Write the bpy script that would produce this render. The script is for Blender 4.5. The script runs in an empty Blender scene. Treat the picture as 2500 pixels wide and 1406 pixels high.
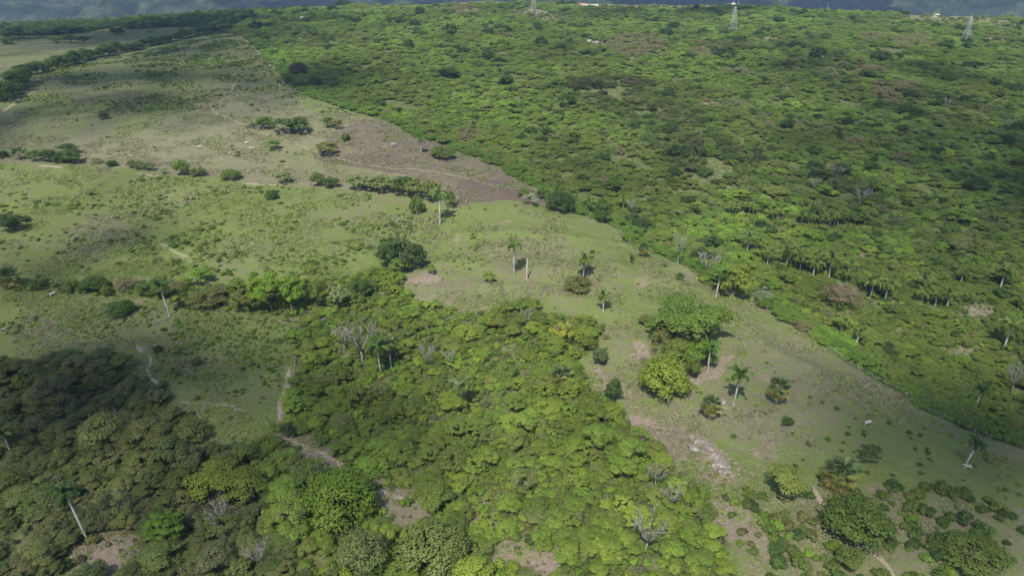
import bpy, math, random
import numpy as np
from mathutils import Vector, Matrix, Euler
random.seed(7); RNG = np.random.default_rng(11)
SC = bpy.context.scene
R = math.radians

# ------------------------------------------------------------------ camera, sky, sun, exposure
CAMZ = 100.0; PITCH = R(24.6); FPX = 1667.0
cam_d = bpy.data.cameras.new('camera'); cam = bpy.data.objects.new('camera', cam_d)
SC.collection.objects.link(cam); SC.camera = cam
cam_d.sensor_width = 36; cam_d.lens = 36 * FPX / 2500
cam_d.clip_start = 1; cam_d.clip_end = 30000
cam.location = (0, 0, CAMZ); cam.rotation_euler = (R(90) - PITCH, 0, 0)

SUN = Vector((.21, .655, -.971)).normalized()          # direction the light travels
EL = math.asin(-SUN.z); AZ = math.atan2(-SUN.x, -SUN.y)
w = bpy.data.worlds.new('World'); SC.world = w; w.use_nodes = True
nt = w.node_tree; bg = nt.nodes['Background']
sky = nt.nodes.new('ShaderNodeTexSky'); sky.sky_type = 'NISHITA'; sky.sun_disc = False
sky.sun_elevation = EL; sky.sun_rotation = AZ; sky.air_density = 1.0; sky.dust_density = 1.0
nt.links.new(sky.outputs[0], bg.inputs[0]); bg.inputs[1].default_value = 0.13
sun_d = bpy.data.lights.new('sun', 'SUN'); sun = bpy.data.objects.new('sun', sun_d)
SC.collection.objects.link(sun); sun_d.energy = 4.8; sun_d.angle = R(0.8); sun_d.color = (1, .95, .84)
sun.rotation_euler = SUN.to_track_quat('-Z', 'Y').to_euler()
SC.view_settings.view_transform = 'Standard'; SC.view_settings.look = 'None'
SC.view_settings.exposure = 0.70; SC.view_settings.gamma = 1
SC.view_settings.use_curve_mapping = False
SC.cycles.max_bounces = 5; SC.cycles.diffuse_bounces = 3; SC.cycles.transmission_bounces = 2
SC.cycles.volume_bounces = 0; SC.cycles.transparent_max_bounces = 4
SC.cycles.use_denoising = True

# ------------------------------------------------------------------ noise
_P = np.random.default_rng(5).random((256, 256)).astype(np.float64)
def vnoise(x, y, seed=0):
    x = np.asarray(x, float) + seed * 37.3; y = np.asarray(y, float) + seed * 91.7
    xi = np.floor(x).astype(int); yi = np.floor(y).astype(int)
    fx = x - xi; fy = y - yi
    fx = fx * fx * fx * (fx * (fx * 6 - 15) + 10); fy = fy * fy * fy * (fy * (fy * 6 - 15) + 10)
    a = _P[xi & 255, yi & 255]; b = _P[(xi + 1) & 255, yi & 255]
    c = _P[xi & 255, (yi + 1) & 255]; d = _P[(xi + 1) & 255, (yi + 1) & 255]
    return (a * (1 - fx) + b * fx) * (1 - fy) + (c * (1 - fx) + d * fx) * fy
def fbm(x, y, scale, octv=4, seed=0):
    x = np.asarray(x, float) / scale; y = np.asarray(y, float) / scale
    s = 0; a = .5; t = 0
    for i in range(octv):
        cx = x * .8 - y * .6; cy = x * .6 + y * .8
        s = s + a * vnoise(cx, cy, seed + i); t += a; a *= .5; x = cx * 2.03; y = cy * 2.03
    return s / t                                        # 0..1
def sst(a, b, x):
    t = np.clip((np.asarray(x, float) - a) / (b - a), 0, 1); return t * t * (3 - 2 * t)

# ------------------------------------------------------------------ terrain height
_py = np.array([-3000, -500, 0, 100, 200, 320, 500, 700, 880, 1000, 1100, 1250, 1500, 1900, 2300, 12000.])
_pz = np.array([-40, -10, -5, -2, 0, 9, 22, 33, 42, 51, 58, 55, 20, -80, -165, -190.])
_yy = np.linspace(-3000, 12000, 3001); _zz = np.interp(_yy, _py, _pz)
_k = np.hanning(25); _k /= _k.sum(); _zz = np.convolve(np.pad(_zz, 12, 'edge'), _k, 'valid')
_cx = np.array([-2500, -1500, -825, -600, -350, -250, -50, 350, 540, 680, 825, 1500, 2500.])
_cz = np.array([-45, -42, -33, -24, -9, -2, 4, -2, -11, -16, -20, -22, -22.])
def H0(x, y):
    z = np.interp(y, _yy, _zz)
    z = z + np.interp(x, _cx, _cz) * sst(450, 1050, y)
    amp = sst(60, 200, y) * .7 + .3
    z = z + (fbm(x, y, 170, 3, 3) - .5) * 9 * amp * (1 - .5 * sst(700, 1100, y))
    z = z + (fbm(x, y, 45, 3, 9) - .5) * 3.2
    r = 1 - np.abs(2 * fbm(x * .75 + y * .3, y, 55, 2, 21) - 1)
    z = z + (r ** 3) * 2.4 * np.exp(-((x - 20) / 110) ** 2 - ((y - 250) / 70) ** 2)   # folds of the middle pasture
    z = z - 7 * np.exp(-((x + 22) / 40) ** 2 - ((y - 165) / 38) ** 2)                 # hollow under the thicket
    z = z - 5 * np.exp(-((x - 260) / 150) ** 2 - ((y - 520) / 160) ** 2)
    return z

FOLDS = []
RGT = np.array([1., 0, 0]); FWD = np.array([0, math.cos(PITCH), -math.sin(PITCH)]); UPV = np.array([0, math.sin(PITCH), math.cos(PITCH)])
def rays(px, py):
    px = np.atleast_1d(np.asarray(px, float)); py = np.atleast_1d(np.asarray(py, float))
    return ((px - 1250) / FPX)[:, None] * RGT + ((703 - py) / FPX)[:, None] * UPV + FWD
def hit(px, py, H, tmax=1900):
    d = rays(px, py); n = len(d); ts = np.tile(55 * (tmax / 55) ** np.linspace(0, 1, 300), (n, 1))
    for rep in range(3):                                     # first crossing, then refined twice
        X = d[:, :1] * ts; Y = d[:, 1:2] * ts
        below = CAMZ + d[:, 2:] * ts < H(X.ravel(), Y.ravel()).reshape(X.shape); below[:, 0] = False
        done = below.any(1) if rep == 0 else done
        i = np.where(below.any(1), below.argmax(1), ts.shape[1] - 1); r = np.arange(n)
        lo, hi = ts[r, i - 1], ts[r, i]; ts = lo[:, None] + (hi - lo)[:, None] * np.linspace(0, 1, 24)[None, :]
    return d[:, 0] * hi, d[:, 1] * hi, done
def pix(x, y, z):
    q = np.stack([x, y, np.asarray(z) - CAMZ], -1); dep = q @ FWD
    dp = np.where(dep > 1, dep, 1)
    return 1250 + FPX * (q @ RGT) / dp, 703 - FPX * (q @ UPV) / dp, dep

BND = [(555, 76), (600, 96), (640, 132), (672, 170), (700, 205), (760, 240), (860, 270), (930, 290), (1000, 330), (1080, 352), (1135, 380), (1200, 402),
       (1262, 440), (1315, 462), (1345, 495), (1410, 520), (1500, 550), (1545, 600), (1620, 622), (1680, 652), (1735, 702), (1840, 735),
       (1930, 790), (2000, 830), (2070, 885), (2190, 950), (2260, 1000), (2330, 1030), (2400, 1062), (2500, 1088), (2640, 1130)]
bx, by, _ = hit([p[0] for p in BND], [p[1] for p in BND], H0)
bx = np.append(bx, bx[-1] + 160); by = np.append(by, by[-1] - 60)
def pip(x, y, P):
    x = np.asarray(x, float); y = np.asarray(y, float); ins = np.zeros(x.shape, bool)
    X, Y = P; n = len(X); j = n - 1
    for i in range(n):
        c = ((Y[i] > y) != (Y[j] > y)) & (x < (X[j] - X[i]) * (y - Y[i]) / (Y[j] - Y[i] + 1e-12) + X[i])
        ins ^= c; j = i
    return ins
def pdist(x, y, X, Y):
    best = np.full(np.shape(x), 1e18)
    for i in range(len(X) - 1):
        dx, dy = X[i + 1] - X[i], Y[i + 1] - Y[i]; L = dx * dx + dy * dy + 1e-9
        t = np.clip(((x - X[i]) * dx + (y - Y[i]) * dy) / L, 0, 1)
        best = np.minimum(best, (x - X[i] - t * dx) ** 2 + (y - Y[i] - t * dy) ** 2)
    return np.sqrt(best)
FR = (np.concatenate([bx, [4000, 4000, bx[0] - 60]]), np.concatenate([by, [by[-1], 1500, 1500]]))
def sdist(x, y):
    d = pdist(x, y, bx, by); return np.where(pip(x, y, FR), d, -d)
def H(x, y):
    x0_ = np.asarray(x, float); x = np.atleast_1d(x0_); y = np.atleast_1d(np.asarray(y, float))
    z = H0(x, y); s = sdist(x, y)
    A = np.interp(y, [0, 300, 450, 620, 800], [13, 13, 8, 3.5, 0])
    sp = np.clip(s, 0, None) / 75
    z = z - A * sp * np.exp(1 - sp)
    z = z - 1.2 * np.exp(-np.abs(s) / 9) * (y < 450)
    z = z + 3.2 * np.exp(-((s + 30) / 26) ** 2) * (1 - sst(300, 450, y)) * (s < 60)
    for (fx, fy) in FOLDS:                                   # small terraces of the middle pasture
        m = (x > fx.min() - 12) & (x < fx.max() + 12) & (y > fy.min() - 12) & (y < fy.max() + 12)
        if m.any():
            d = pdist(x[m], y[m], fx, fy); z[m] = z[m] + 1.25 * np.exp(-(d / 3.6) ** 2)
    return z if x0_.ndim else z[0]
for p in ([(1040, 652), (1110, 640), (1200, 652), (1250, 678), (1290, 666), (1400, 666), (1500, 674), (1600, 690), (1740, 718)], [(1130, 572), (1250, 568), (1370, 578), (1450, 590), (1540, 604)], [(1290, 640), (1420, 650), (1560, 660), (1650, 690)], [(1180, 700), (1300, 705), (1420, 740), (1500, 770)], [(1830, 800), (1900, 870), (1980, 900), (2080, 960)]):
    fx, fy, _ = hit([q[0] for q in p], [q[1] for q in p], H); FOLDS.append((fx, fy))
_HX = np.arange(-420, 2001, 3.0)
def ghit(px, py):
    return hit(px, py, H)
def wpoly(pts):
    x, y, _ = ghit([p[0] for p in pts], [p[1] for p in pts]); return (x, y)

# ------------------------------------------------------------------ land cover, polygons on the ground
PA = wpoly([(-200, 400), (-150, 330), (0, 268), (95, 180), (210, 152), (340, 128), (470, 98), (552, 77), (600, 96), (640, 132), (672, 172), (700, 205), (760, 240), (860, 270), (930, 290), (1000, 330),
            (1080, 352), (1135, 380), (1200, 402), (1262, 440), (1315, 462), (1345, 500), (1120, 500), (1110, 470), (870, 468), (700, 450), (560, 440), (440, 425), (200, 402), (0, 397)])
PB = wpoly([(-250, 405), (0, 400), (200, 405), (440, 430), (560, 442), (700, 455), (870, 470), (1020, 505), (1008, 580), (985, 640), (940, 655), (900, 668), (760, 690), (600, 700), (340, 690), (0, 690), (-250, 690)])
PC = wpoly([(-250, 712), (0, 712), (340, 722), (500, 752), (640, 775), (750, 775), (700, 830), (722, 900), (705, 960), (690, 1040), (640, 1075), (560, 1108), (470, 1075), (420, 985), (400, 935), (330, 915), (250, 865), (120, 880), (0, 885), (-250, 890)])
PD = wpoly([(1118, 505), (1345, 505), (1410, 522), (1500, 552), (1545, 602), (1620, 624), (1680, 654), (1735, 704), (1840, 737), (1930, 792), (2000, 832), (2070, 887), (2190, 952), (2260, 1002), (2330, 1032), (2400, 1064), (2500, 1090),
            (2640, 1135), (2900, 1500), (1850, 1530), (1800, 1380), (1750, 1270), (1700, 1190), (1600, 1110), (1590, 1060), (1500, 985), (1430, 950), (1415, 880), (1470, 830), (1490, 800), (1400, 770), (1290, 752), (1150, 765), (1070, 745), (1000, 738), (985, 690), (1010, 590), (1022, 510)])
PL = wpoly([(-150, 130), (0, 112), (110, 100), (200, 82), (300, 76), (420, 68), (500, 72), (540, 74), (460, 88), (330, 112), (200, 138), (100, 150), (40, 168), (-60, 190)])
PS = wpoly([(1990, 1180), (2100, 1190), (2300, 1190), (2420, 1230), (2520, 1250), (2700, 1500), (1850, 1530), (1800, 1300), (1900, 1260)])     # scrub on the bare slope, bottom right
CL = [wpoly(p) for p in (
    [(690, 1050), (740, 1065), (800, 1090), (860, 1135), (950, 1200), (1060, 1215), (1080, 1260), (1000, 1285), (930, 1290), (905, 1230), (830, 1160), (740, 1110), (690, 1080)],
    [(1215, 1320), (1320, 1295), (1380, 1350), (1300, 1395), (1230, 1370)],
    [(190, 1406), (215, 1350), (250, 1305), (330, 1300), (360, 1340), (320, 1420)],
    [(1165, 1210), (1205, 1215), (1230, 1290), (1170, 1290)],
    [(0, 1210), (60, 1215), (70, 1245), (0, 1250)],
    [(1240, 22), (1310, 22), (1420, 46), (1330, 56), (1262, 44)],
    [(2180, 36), (2500, 66), (2500, 76), (2330, 62), (2200, 50)],
    [(2390, 85), (2500, 90), (2500, 110), (2400, 104)],
    [(1000, 5), (1240, 8), (1240, 14), (900, 22), (820, 14)],
    [(1400, 12), (1750, 14), (2100, 26), (2100, 32), (1750, 22), (1400, 20)],
    [(1870, 88), (1920, 100), (1900, 112), (1850, 110)], [(2110, 148), (2145, 152), (2140, 160), (2112, 158)],
    [(2330, 88), (2370, 95), (2372, 106), (2320, 98)], [(1430, 98), (1470, 104), (1490, 118), (1440, 118)],
    [(1695, 1010), (1720, 1000), (1725, 1015)], [(1700, 245), (1760, 248), (1750, 258), (1690, 255)], [(1865, 270), (1900, 272), (1895, 282), (1862, 280)], [(2010, 520), (2040, 530), (2030, 545), (2000, 540)], [(1870, 550), (1895, 552), (1890, 566), (1868, 562)], [(2095, 610), (2130, 618), (2120, 636), (2090, 630)], [(2220, 650), (2260, 660), (2250, 680), (2215, 672)], [(2020, 400), (2040, 405), (2035, 415), (2010, 412)], [(1130, 20), (1180, 22), (1180, 32), (1120, 30)], [(2340, 730), (2440, 760), (2430, 790), (2350, 770)], [(2290, 830), (2380, 850), (2370, 875), (2300, 860)])]
def zones(x, y):
    """0 wood, 1 right-hand forest, 2 dry pasture, 3 green field, 4 lower green field, 5 middle pasture, 6 far field, 7 bare slope scrub, 8 clearing"""
    wx = x + (fbm(x, y, 9, 2, 40) - .5) * 5; wy = y + (fbm(x, y, 9, 2, 50) - .5) * 5
    z = np.zeros(np.shape(x), int)
    z[pip(x, y, FR)] = 1
    z[pip(x, y, PA)] = 2; z[pip(x, y, PB)] = 3; z[pip(wx, wy, PC)] = 4
    m = pip(wx, wy, PD) & (z != 1); z[m] = 5
    z[pip(x, y, PL)] = 6; z[(z == 5) & pip(wx, wy, PS)] = 7
    vx = wx + (fbm(x, y, 4, 3, 44) - .5) * 11; vy = wy + (fbm(x, y, 4, 3, 54) - .5) * 11
    for c in CL:
        z[pip(vx, vy, c) & (z <= 1)] = 8
    return z

def sock(nt, t, **k):
    n = nt.nodes.new(t)
    for a, b in k.items(): setattr(n, a, b)
    return n
def new_mat(name, rough=.9, spec=.1):
    m = bpy.data.materials.new(name); m.use_nodes = True
    b = m.node_tree.nodes['Principled BSDF']; b.inputs['Roughness'].default_value = rough
    b.inputs['Specular IOR Level'].default_value = spec
    return m, m.node_tree, b
def ramp(nt, fac, stops):
    r = nt.nodes.new('ShaderNodeValToRGB'); e = r.color_ramp.elements
    while len(e) < len(stops): e.new(.5)
    for i, (p, c) in enumerate(stops): e[i].position = p; e[i].color = (*c, 1)
    nt.links.new(fac, r.inputs[0]); return r.outputs[0]
def noise(nt, vec, scale, detail=4, rough=.6):
    n = nt.nodes.new('ShaderNodeTexNoise'); n.inputs['Scale'].default_value = scale
    n.inputs['Detail'].default_value = detail; n.inputs['Roughness'].default_value = rough
    nt.links.new(vec, n.inputs['Vector']); return n.outputs['Fac']
def mix(nt, fac, a, b, mode='MIX'):
    n = nt.nodes.new('ShaderNodeMix'); n.data_type = 'RGBA'; n.blend_type = mode
    for s, v in ((0, fac), (6, a), (7, b)):
        if hasattr(v, 'links'): nt.links.new(v, n.inputs[s])
        else: n.inputs[s].default_value = v if s == 0 else (*v, 1)
    return n.outputs[2]
def math_n(nt, op, a, b=0.0):
    n = nt.nodes.new('ShaderNodeMath'); n.operation = op
    for i, v in ((0, a), (1, b)):
        if hasattr(v, 'links'): nt.links.new(v, n.inputs[i])
        else: n.inputs[i].default_value = v
    return n.outputs[0]
def coords(nt):
    return nt.nodes.new('ShaderNodeTexCoord').outputs['Object']

def simple(name, col, col2=None, scale=3, rough=.85, bump=0):
    m, nt, b = new_mat(name, rough)
    c = coords(nt); col2 = col2 or tuple(v * .7 for v in col)
    n = noise(nt, c, scale); nt.links.new(ramp(nt, n, [(.35, col2), (.65, col)]), b.inputs[0])
    if bump:
        bp = nt.nodes.new('ShaderNodeBump'); bp.inputs['Strength'].default_value = bump; bp.inputs['Distance'].default_value = .1
        nt.links.new(n, bp.inputs['Height']); nt.links.new(bp.outputs[0], b.inputs['Normal'])
    return m

def leaf_mat(name, trans=.5, rough=.55, var=.5):
    m, nt, b = new_mat(name, rough, .25)
    at = sock(nt, 'ShaderNodeAttribute', attribute_type='INSTANCER', attribute_name='tint')
    lv = sock(nt, 'ShaderNodeAttribute', attribute_type='GEOMETRY', attribute_name='lv')
    f = math_n(nt, 'ADD', math_n(nt, 'MULTIPLY', lv.outputs['Fac'], var), 1 - var * .5)
    cc = nt.nodes.new('ShaderNodeCombineXYZ')
    for i in range(3): nt.links.new(f, cc.inputs[i])
    col = mix(nt, 1.0, at.outputs['Color'], cc.outputs[0], 'MULTIPLY')
    nt.links.new(col, b.inputs[0])
    tr = nt.nodes.new('ShaderNodeBsdfTranslucent')
    nt.links.new(mix(nt, 1.0, col, (1.15, 1.25, .7), 'MULTIPLY'), tr.inputs[0])
    ms = nt.nodes.new('ShaderNodeMixShader'); ms.inputs[0].default_value = trans
    nt.links.new(b.outputs[0], ms.inputs[1]); nt.links.new(tr.outputs[0], ms.inputs[2])
    nt.links.new(ms.outputs[0], nt.nodes['Material Output'].inputs[0])
    return m
M_LEAF = leaf_mat('leaf'); M_FROND = leaf_mat('frond', .2, .4, .4)
M_GRASS = leaf_mat('grass_blade', .2, .8, .4)
M_BARK = simple('bark', (.20, .16, .12), (.09, .07, .055), 2, bump=.5)
M_PALE = simple('bleached_wood', (.30, .28, .25), (.17, .155, .14), 1.5)
M_TWIG = simple('grey_twig', (.27, .24, .20), (.17, .15, .12), 2)
M_PALMT = simple('palm_trunk', (.42, .395, .36), (.24, .22, .19), .7)
M_SHAFT = simple('crownshaft', (.16, .26, .05), (.10, .18, .04), 2, .5)
M_ROCK = simple('limestone', (.30, .265, .225), (.10, .085, .07), 1.4, bump=1)
M_STEEL = simple('galvanised_steel', (.42, .43, .44), (.34, .35, .36), 3, .5)
M_WHITE = simple('white_plaster', (.62, .60, .56), (.50, .48, .44), 1)
M_ROOF = simple('zinc_roof', (.45, .45, .45), (.33, .32, .30), 1.3, .5)
M_ROOFR = simple('rust_roof', (.34, .16, .10), (.24, .11, .07), 1.3, .7)
M_DARKW = simple('dark_opening', (.04, .04, .045), None, 2)
M_POST = simple('weathered_post', (.34, .30, .25), (.2, .17, .14), 3)
M_HIDEW = simple('pale_hide', (.42, .39, .34), (.32, .29, .25), 3)
M_HIDEB = simple('brown_hide', (.22, .13, .07), (.14, .08, .05), 3)
M_HIDEK = simple('black_hide', (.03, .028, .026), None, 3)
M_CLOUD = simple('cloud_white', (.9, .9, .9), (.86, .86, .87), .02, 1)

# ------------------------------------------------------------------ mesh helpers
def link(name, me, mats=(), parent=None, **props):
    o = bpy.data.objects.new(name, me); SC.collection.objects.link(o)
    if me is not None and mats:
        for m in mats: me.materials.append(m)
    if parent is not None: o.parent = parent
    for k, v in props.items(): o[k] = v
    return o
def mesh_np(name, V, F, smooth=False):
    me = bpy.data.meshes.new(name); V = np.asarray(V, np.float32); F = np.asarray(F, np.int32)
    k = F.shape[1]
    me.vertices.add(len(V)); me.vertices.foreach_set('co', V.ravel())
    me.loops.add(F.size); me.loops.foreach_set('vertex_index', F.ravel())
    me.polygons.add(len(F)); me.polygons.foreach_set('loop_start', np.arange(0, F.size, k, dtype=np.int32))
    if smooth: me.polygons.foreach_set('use_smooth', np.ones(len(F), bool))
    me.update(calc_edges=True); return me
class MB:
    def __init__(s): s.v = []; s.f = []
    def add(s, v, f):
        n = len(s.v); s.v += [tuple(p) for p in v]; s.f += [tuple(i + n for i in q) for q in f]
    def box(s, c, d, rot=None):
        pts = []
        for i in (-1, 1):
            for j in (-1, 1):
                for k in (-1, 1):
                    p = Vector((i * d[0] / 2, j * d[1] / 2, k * d[2] / 2))
                    if rot: p = rot @ p
                    pts.append(p + Vector(c))
        s.add(pts, [(0, 1, 3, 2), (4, 6, 7, 5), (0, 4, 5, 1), (2, 3, 7, 6), (0, 2, 6, 4), (1, 5, 7, 3)])
    def tube(s, pts, rad, n=6, cap=True):
        pts = [Vector(p) for p in pts]; rings = []
        for i, p in enumerate(pts):
            t = (pts[min(i + 1, len(pts) - 1)] - pts[max(i - 1, 0)]).normalized()
            a = t.orthogonal().normalized(); b = t.cross(a)
            if i and (a.dot(pa) < 0 or True):
                a = (pa - t * pa.dot(t)).normalized(); b = t.cross(a)
            pa = a
            rings.append([p + (a * math.cos(2 * math.pi * k / n) + b * math.sin(2 * math.pi * k / n)) * rad[i] for k in range(n)])
        v = [q for r in rings for q in r]; f = []
        for i in range(len(pts) - 1):
            for k in range(n):
                f.append((i * n + k, i * n + (k + 1) % n, (i + 1) * n + (k + 1) % n, (i + 1) * n + k))
        if cap: f.append(tuple(range(n))[::-1]); f.append(tuple((len(pts) - 1) * n + k for k in range(n)))
        s.add(v, f)
    def mesh(s, name, smooth=False):
        me = bpy.data.meshes.new(name); me.from_pydata(s.v, [], s.f); me.update()
        if smooth: me.polygons.foreach_set('use_smooth', [True] * len(me.polygons))
        return me

# ------------------------------------------------------------------ crowns
def nrm(a): return a / (np.linalg.norm(a, axis=-1, keepdims=True) + 1e-9)
def leaves(C, RAD, n, size, rng, up=.5, shell=(.7, 1.08), jitter=.6, centre=None, dome=.55):
    """n leaf sprays spread over the lobes C (k,3) with radii RAD (k,3)"""
    area = RAD[:, 0] * RAD[:, 1] + RAD[:, 0] * RAD[:, 2]; pr = area / area.sum()
    li = rng.choice(len(C), n, p=pr)
    d = nrm(rng.normal(size=(n, 3))); fl = rng.random(n) < .72; d[fl, 2] = np.abs(d[fl, 2])
    rr = rng.uniform(*shell, size=(n, 1))
    P = C[li] + d * RAD[li] * rr
    ln = nrm(nrm(d / RAD[li]) + np.array([0, 0, up]) + rng.normal(size=(n, 3)) * jitter)
    a = nrm(np.cross(ln, rng.normal(size=(n, 3)))); b = np.cross(ln, a)
    s = size * rng.uniform(.6, 1.3, size=(n, 1)); w_ = s * rng.uniform(.45, .75, size=(n, 1))
    V = np.stack([P - a * s, P - b * w_ + ln * s * .12, P + a * s, P + b * w_ + ln * s * .12], 1) 
    cen = C.mean(0) if centre is None else np.array(centre)
    dn = nrm((P - cen) * np.array([1, 1, 1.4]) + np.array([0, 0, .2]))
    N = nrm(ln * (1 - dome) * .8 + nrm(d / RAD[li]) * .45 + dn * dome)
    lv = np.clip(rng.normal(.5, .25, n), 0, 1)
    return V.reshape(-1, 3), np.repeat(N, 4, 0), np.repeat(lv, 4)
def leaf_mesh(name, parts):
    V = np.concatenate([p[0] for p in parts]); N = np.concatenate([p[1] for p in parts]); L = np.concatenate([p[2] for p in parts])
    F = np.arange(len(V)).reshape(-1, 4)
    me = mesh_np(name, V, F, True)
    at = me.attributes.new('lv', 'FLOAT', 'POINT'); at.data.foreach_set('value', L.astype(np.float32))
    me.normals_split_custom_set_from_vertices(N.astype(np.float32).tolist())
    return me
def lobes(kind, rng):
    """lobe centres and radii of a crown about 6 m wide standing on the origin"""
    if kind == 'feather':                                   # flat-topped, layered
        k = 20; r = np.sqrt(rng.random(k)) * 2.4; a = rng.random(k) * 6.283
        z = 3.3 - .17 * r ** 2 + rng.normal(0, .16, k)
        z[rng.random(k) < .25] -= .8
        C = np.stack([r * np.cos(a), r * np.sin(a), z], 1)
        q = rng.uniform(.6, 1.15, k); RAD = np.stack([q * 1.1, q * .85, q * .46], 1)
    elif kind == 'dense':
        k = 24; d = nrm(rng.normal(size=(k, 3))); d[:, 2] = np.abs(d[:, 2]) * 1.1 - .25; d = nrm(d)
        ex = np.array([2.2, 2.2, 1.75]) * rng.uniform(.75, 1.15, size=(k, 1))
        C = d * ex + np.array([0, 0, 2.5]); q = rng.uniform(.6, 1.1, k)
        RAD = np.stack([q, q, q * .75], 1)
    elif kind == 'round':
        k = 34; d = nrm(rng.normal(size=(k, 3))); d[:, 2] = np.abs(d[:, 2]) - .15; d = nrm(d)
        C = d * np.array([2.25, 2.25, 2.3]) * rng.uniform(.9, 1.05, size=(k, 1)) + np.array([0, 0, 1.5]); q = rng.uniform(.65, .95, k)
        RAD = np.stack([q, q, q * .8], 1)
    elif kind == 'clumpy':                                  # separate bright leaf heads with dark gaps
        k = 46; d = nrm(rng.normal(size=(k, 3))); d[:, 2] = np.abs(d[:, 2]) * 1.2 - .2; d = nrm(d)
        C = d * np.array([2.6, 2.6, 2.1]) * rng.uniform(.6, 1.08, size=(k, 1)) + np.array([0, 0, 2.7]); q = rng.uniform(.32, .6, k)
        RAD = np.stack([q, q, q * .55], 1)
    elif kind == 'plume':                                   # arching plumes like bamboo
        C = []; RD = []
        for i in range(22):
            a = rng.random() * 6.283; L = rng.uniform(.8, 2.9)
            for t in np.linspace(.25, 1, 6):
                C.append((math.cos(a) * L * t, math.sin(a) * L * t, 1.6 + 2.6 * math.sin(t * 2.2) * rng.uniform(.9, 1.1))); RD.append((.52, .52, .36))
        C = np.array(C); RAD = np.array(RD) * rng.uniform(.7, 1.2, (len(RD), 1))
    elif kind == 'shrub':                                   # low bush, 2 m wide
        k = 11; r = np.sqrt(rng.random(k)) * .72; a = rng.random(k) * 6.283
        C = np.stack([r * np.cos(a), r * np.sin(a), .55 - .45 * r ** 2 + rng.uniform(-.1, .12, k)], 1); q = rng.uniform(.25, .45, k)
        RAD = np.stack([q, q, q * .8], 1)
    else:                                                   # sparse, grey twiggy
        k = 22; d = nrm(rng.normal(size=(k, 3))); d[:, 2] = np.abs(d[:, 2]); d = nrm(d)
        C = d * np.array([2.3, 2.3, 1.9]) * rng.uniform(.6, 1.1, size=(k, 1)) + np.array([0, 0, 1.8]); q = rng.uniform(.4, .8, k)
        RAD = np.stack([q, q, q * .6], 1)
    return C, RAD
UPB = dict(feather=1.3, dense=.8, round=.7, clumpy=1.2, plume=.8, shrub=1.0, sparse=.8)
def crown_mesh(kind, seed, n, size):
    rng = np.random.default_rng(seed * 17 + 3); C, RAD = lobes(kind, rng)
    cen = (0, 0, .1) if kind == 'shrub' else (0, 0, .8)
    p = [leaves(C, RAD, n, size, rng, UPB[kind], jitter=.45 if kind == 'feather' else .6, centre=cen)]
    p.append(leaves(C, RAD * 1.05, n // 6, size * .8, rng, UPB[kind], (1.0, 1.55), centre=cen))   # stray twigs soften the outline
    if kind not in ('sparse', 'clumpy'):                    # darker inside filling
        p.append(leaves(C * np.array([.8, .8, .8]), RAD, n // 4, size * 1.3, rng, .6, (.2, .7), centre=cen))
    return leaf_mesh('crown_' + kind, p)
def limbs(seed, spread=2.1, top=3.2, r0=.2, mat_small=.05, n=6, h0=1.2, twigs=0):
    rng = random.Random(seed); b = MB()
    lean = Vector((rng.uniform(-.2, .2), rng.uniform(-.2, .2), h0))
    b.tube([(0, 0, -.6), (0, 0, 0), lean * .5, lean], [r0 * 1.3, r0 * 1.15, r0, r0 * .85], 7)
    for i in range(n):
        a = i * 6.283 / n + rng.uniform(-.4, .4); q = spread * rng.uniform(.55, 1)
        e = Vector((math.cos(a) * q, math.sin(a) * q, top * rng.uniform(.75, 1.05)))
        m = lean.lerp(e, .5) + Vector((rng.uniform(-.2, .2), rng.uniform(-.2, .2), .25))
        b.tube([lean, m, e], [r0 * .6, r0 * .38, mat_small], 5)
        for t in range(twigs):
            s = m.lerp(e, rng.uniform(0, .9)); dr = (e - m).normalized() + Vector((rng.uniform(-1, 1), rng.uniform(-1, 1), rng.uniform(-.1, .9)))
            e2 = s + dr.normalized() * rng.uniform(.6, 1.5)
            b.tube([s, s.lerp(e2, .5) + Vector((0, 0, .1)), e2], [mat_small * 1.2, mat_small, mat_small * .6], 4)
            e3 = e2 + Vector((rng.uniform(-.6, .6), rng.uniform(-.6, .6), rng.uniform(0, .5)))
            b.tube([s.lerp(e2, .5), e3], [mat_small * .8, mat_small * .5], 3)
    return b
# ------------------------------------------------------------------ the ground: one sheet, plus mountains behind
def spaced(segs):
    out = []
    for a, b, s0, s1 in segs:
        t = a
        while t < b: out.append(t); t += s0 + (s1 - s0) * (t - a) / (b - a)
    return out
ys = np.array([-2500, -1500, -800, -300, -100, 0, 30] + spaced([(55, 420, 1.25, 1.5), (420, 800, 1.5, 4), (800, 1350, 4, 9), (1350, 3000, 15, 120), (3000, 11001, 150, 800)]))
hx = np.array(spaced([(.7, 260, 1.4, 1.6), (260, 520, 1.8, 4), (520, 1200, 4, 12), (1200, 3000, 20, 120), (3000, 9001, 200, 900)]))
xs = np.concatenate([-hx[::-1], hx])
X, Y = np.meshgrid(xs, ys); shp = X.shape; X = X.ravel(); Y = Y.ravel()
Z = H(X, Y)
zn = zones(X, Y)
bump = np.where((Y < 700) & (np.abs(X) < 500), 1, 0)
Z = Z + bump * ((fbm(X, Y, 5, 2, 77) - .5) * .55 + (fbm(X, Y, 2.2, 1, 78) - .5) * .25)
NX = len(xs); idx = np.arange(len(X)).reshape(shp)
F = np.stack([idx[:-1, :-1], idx[:-1, 1:], idx[1:, 1:], idx[1:, :-1]], -1).reshape(-1, 4)
me = mesh_np('ground', np.stack([X, Y, Z], 1), F, True)
n1 = fbm(X, Y, 38, 4, 60); n2 = fbm(X, Y, 9, 3, 61); n3 = fbm(X, Y, 120, 2, 66)
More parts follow.
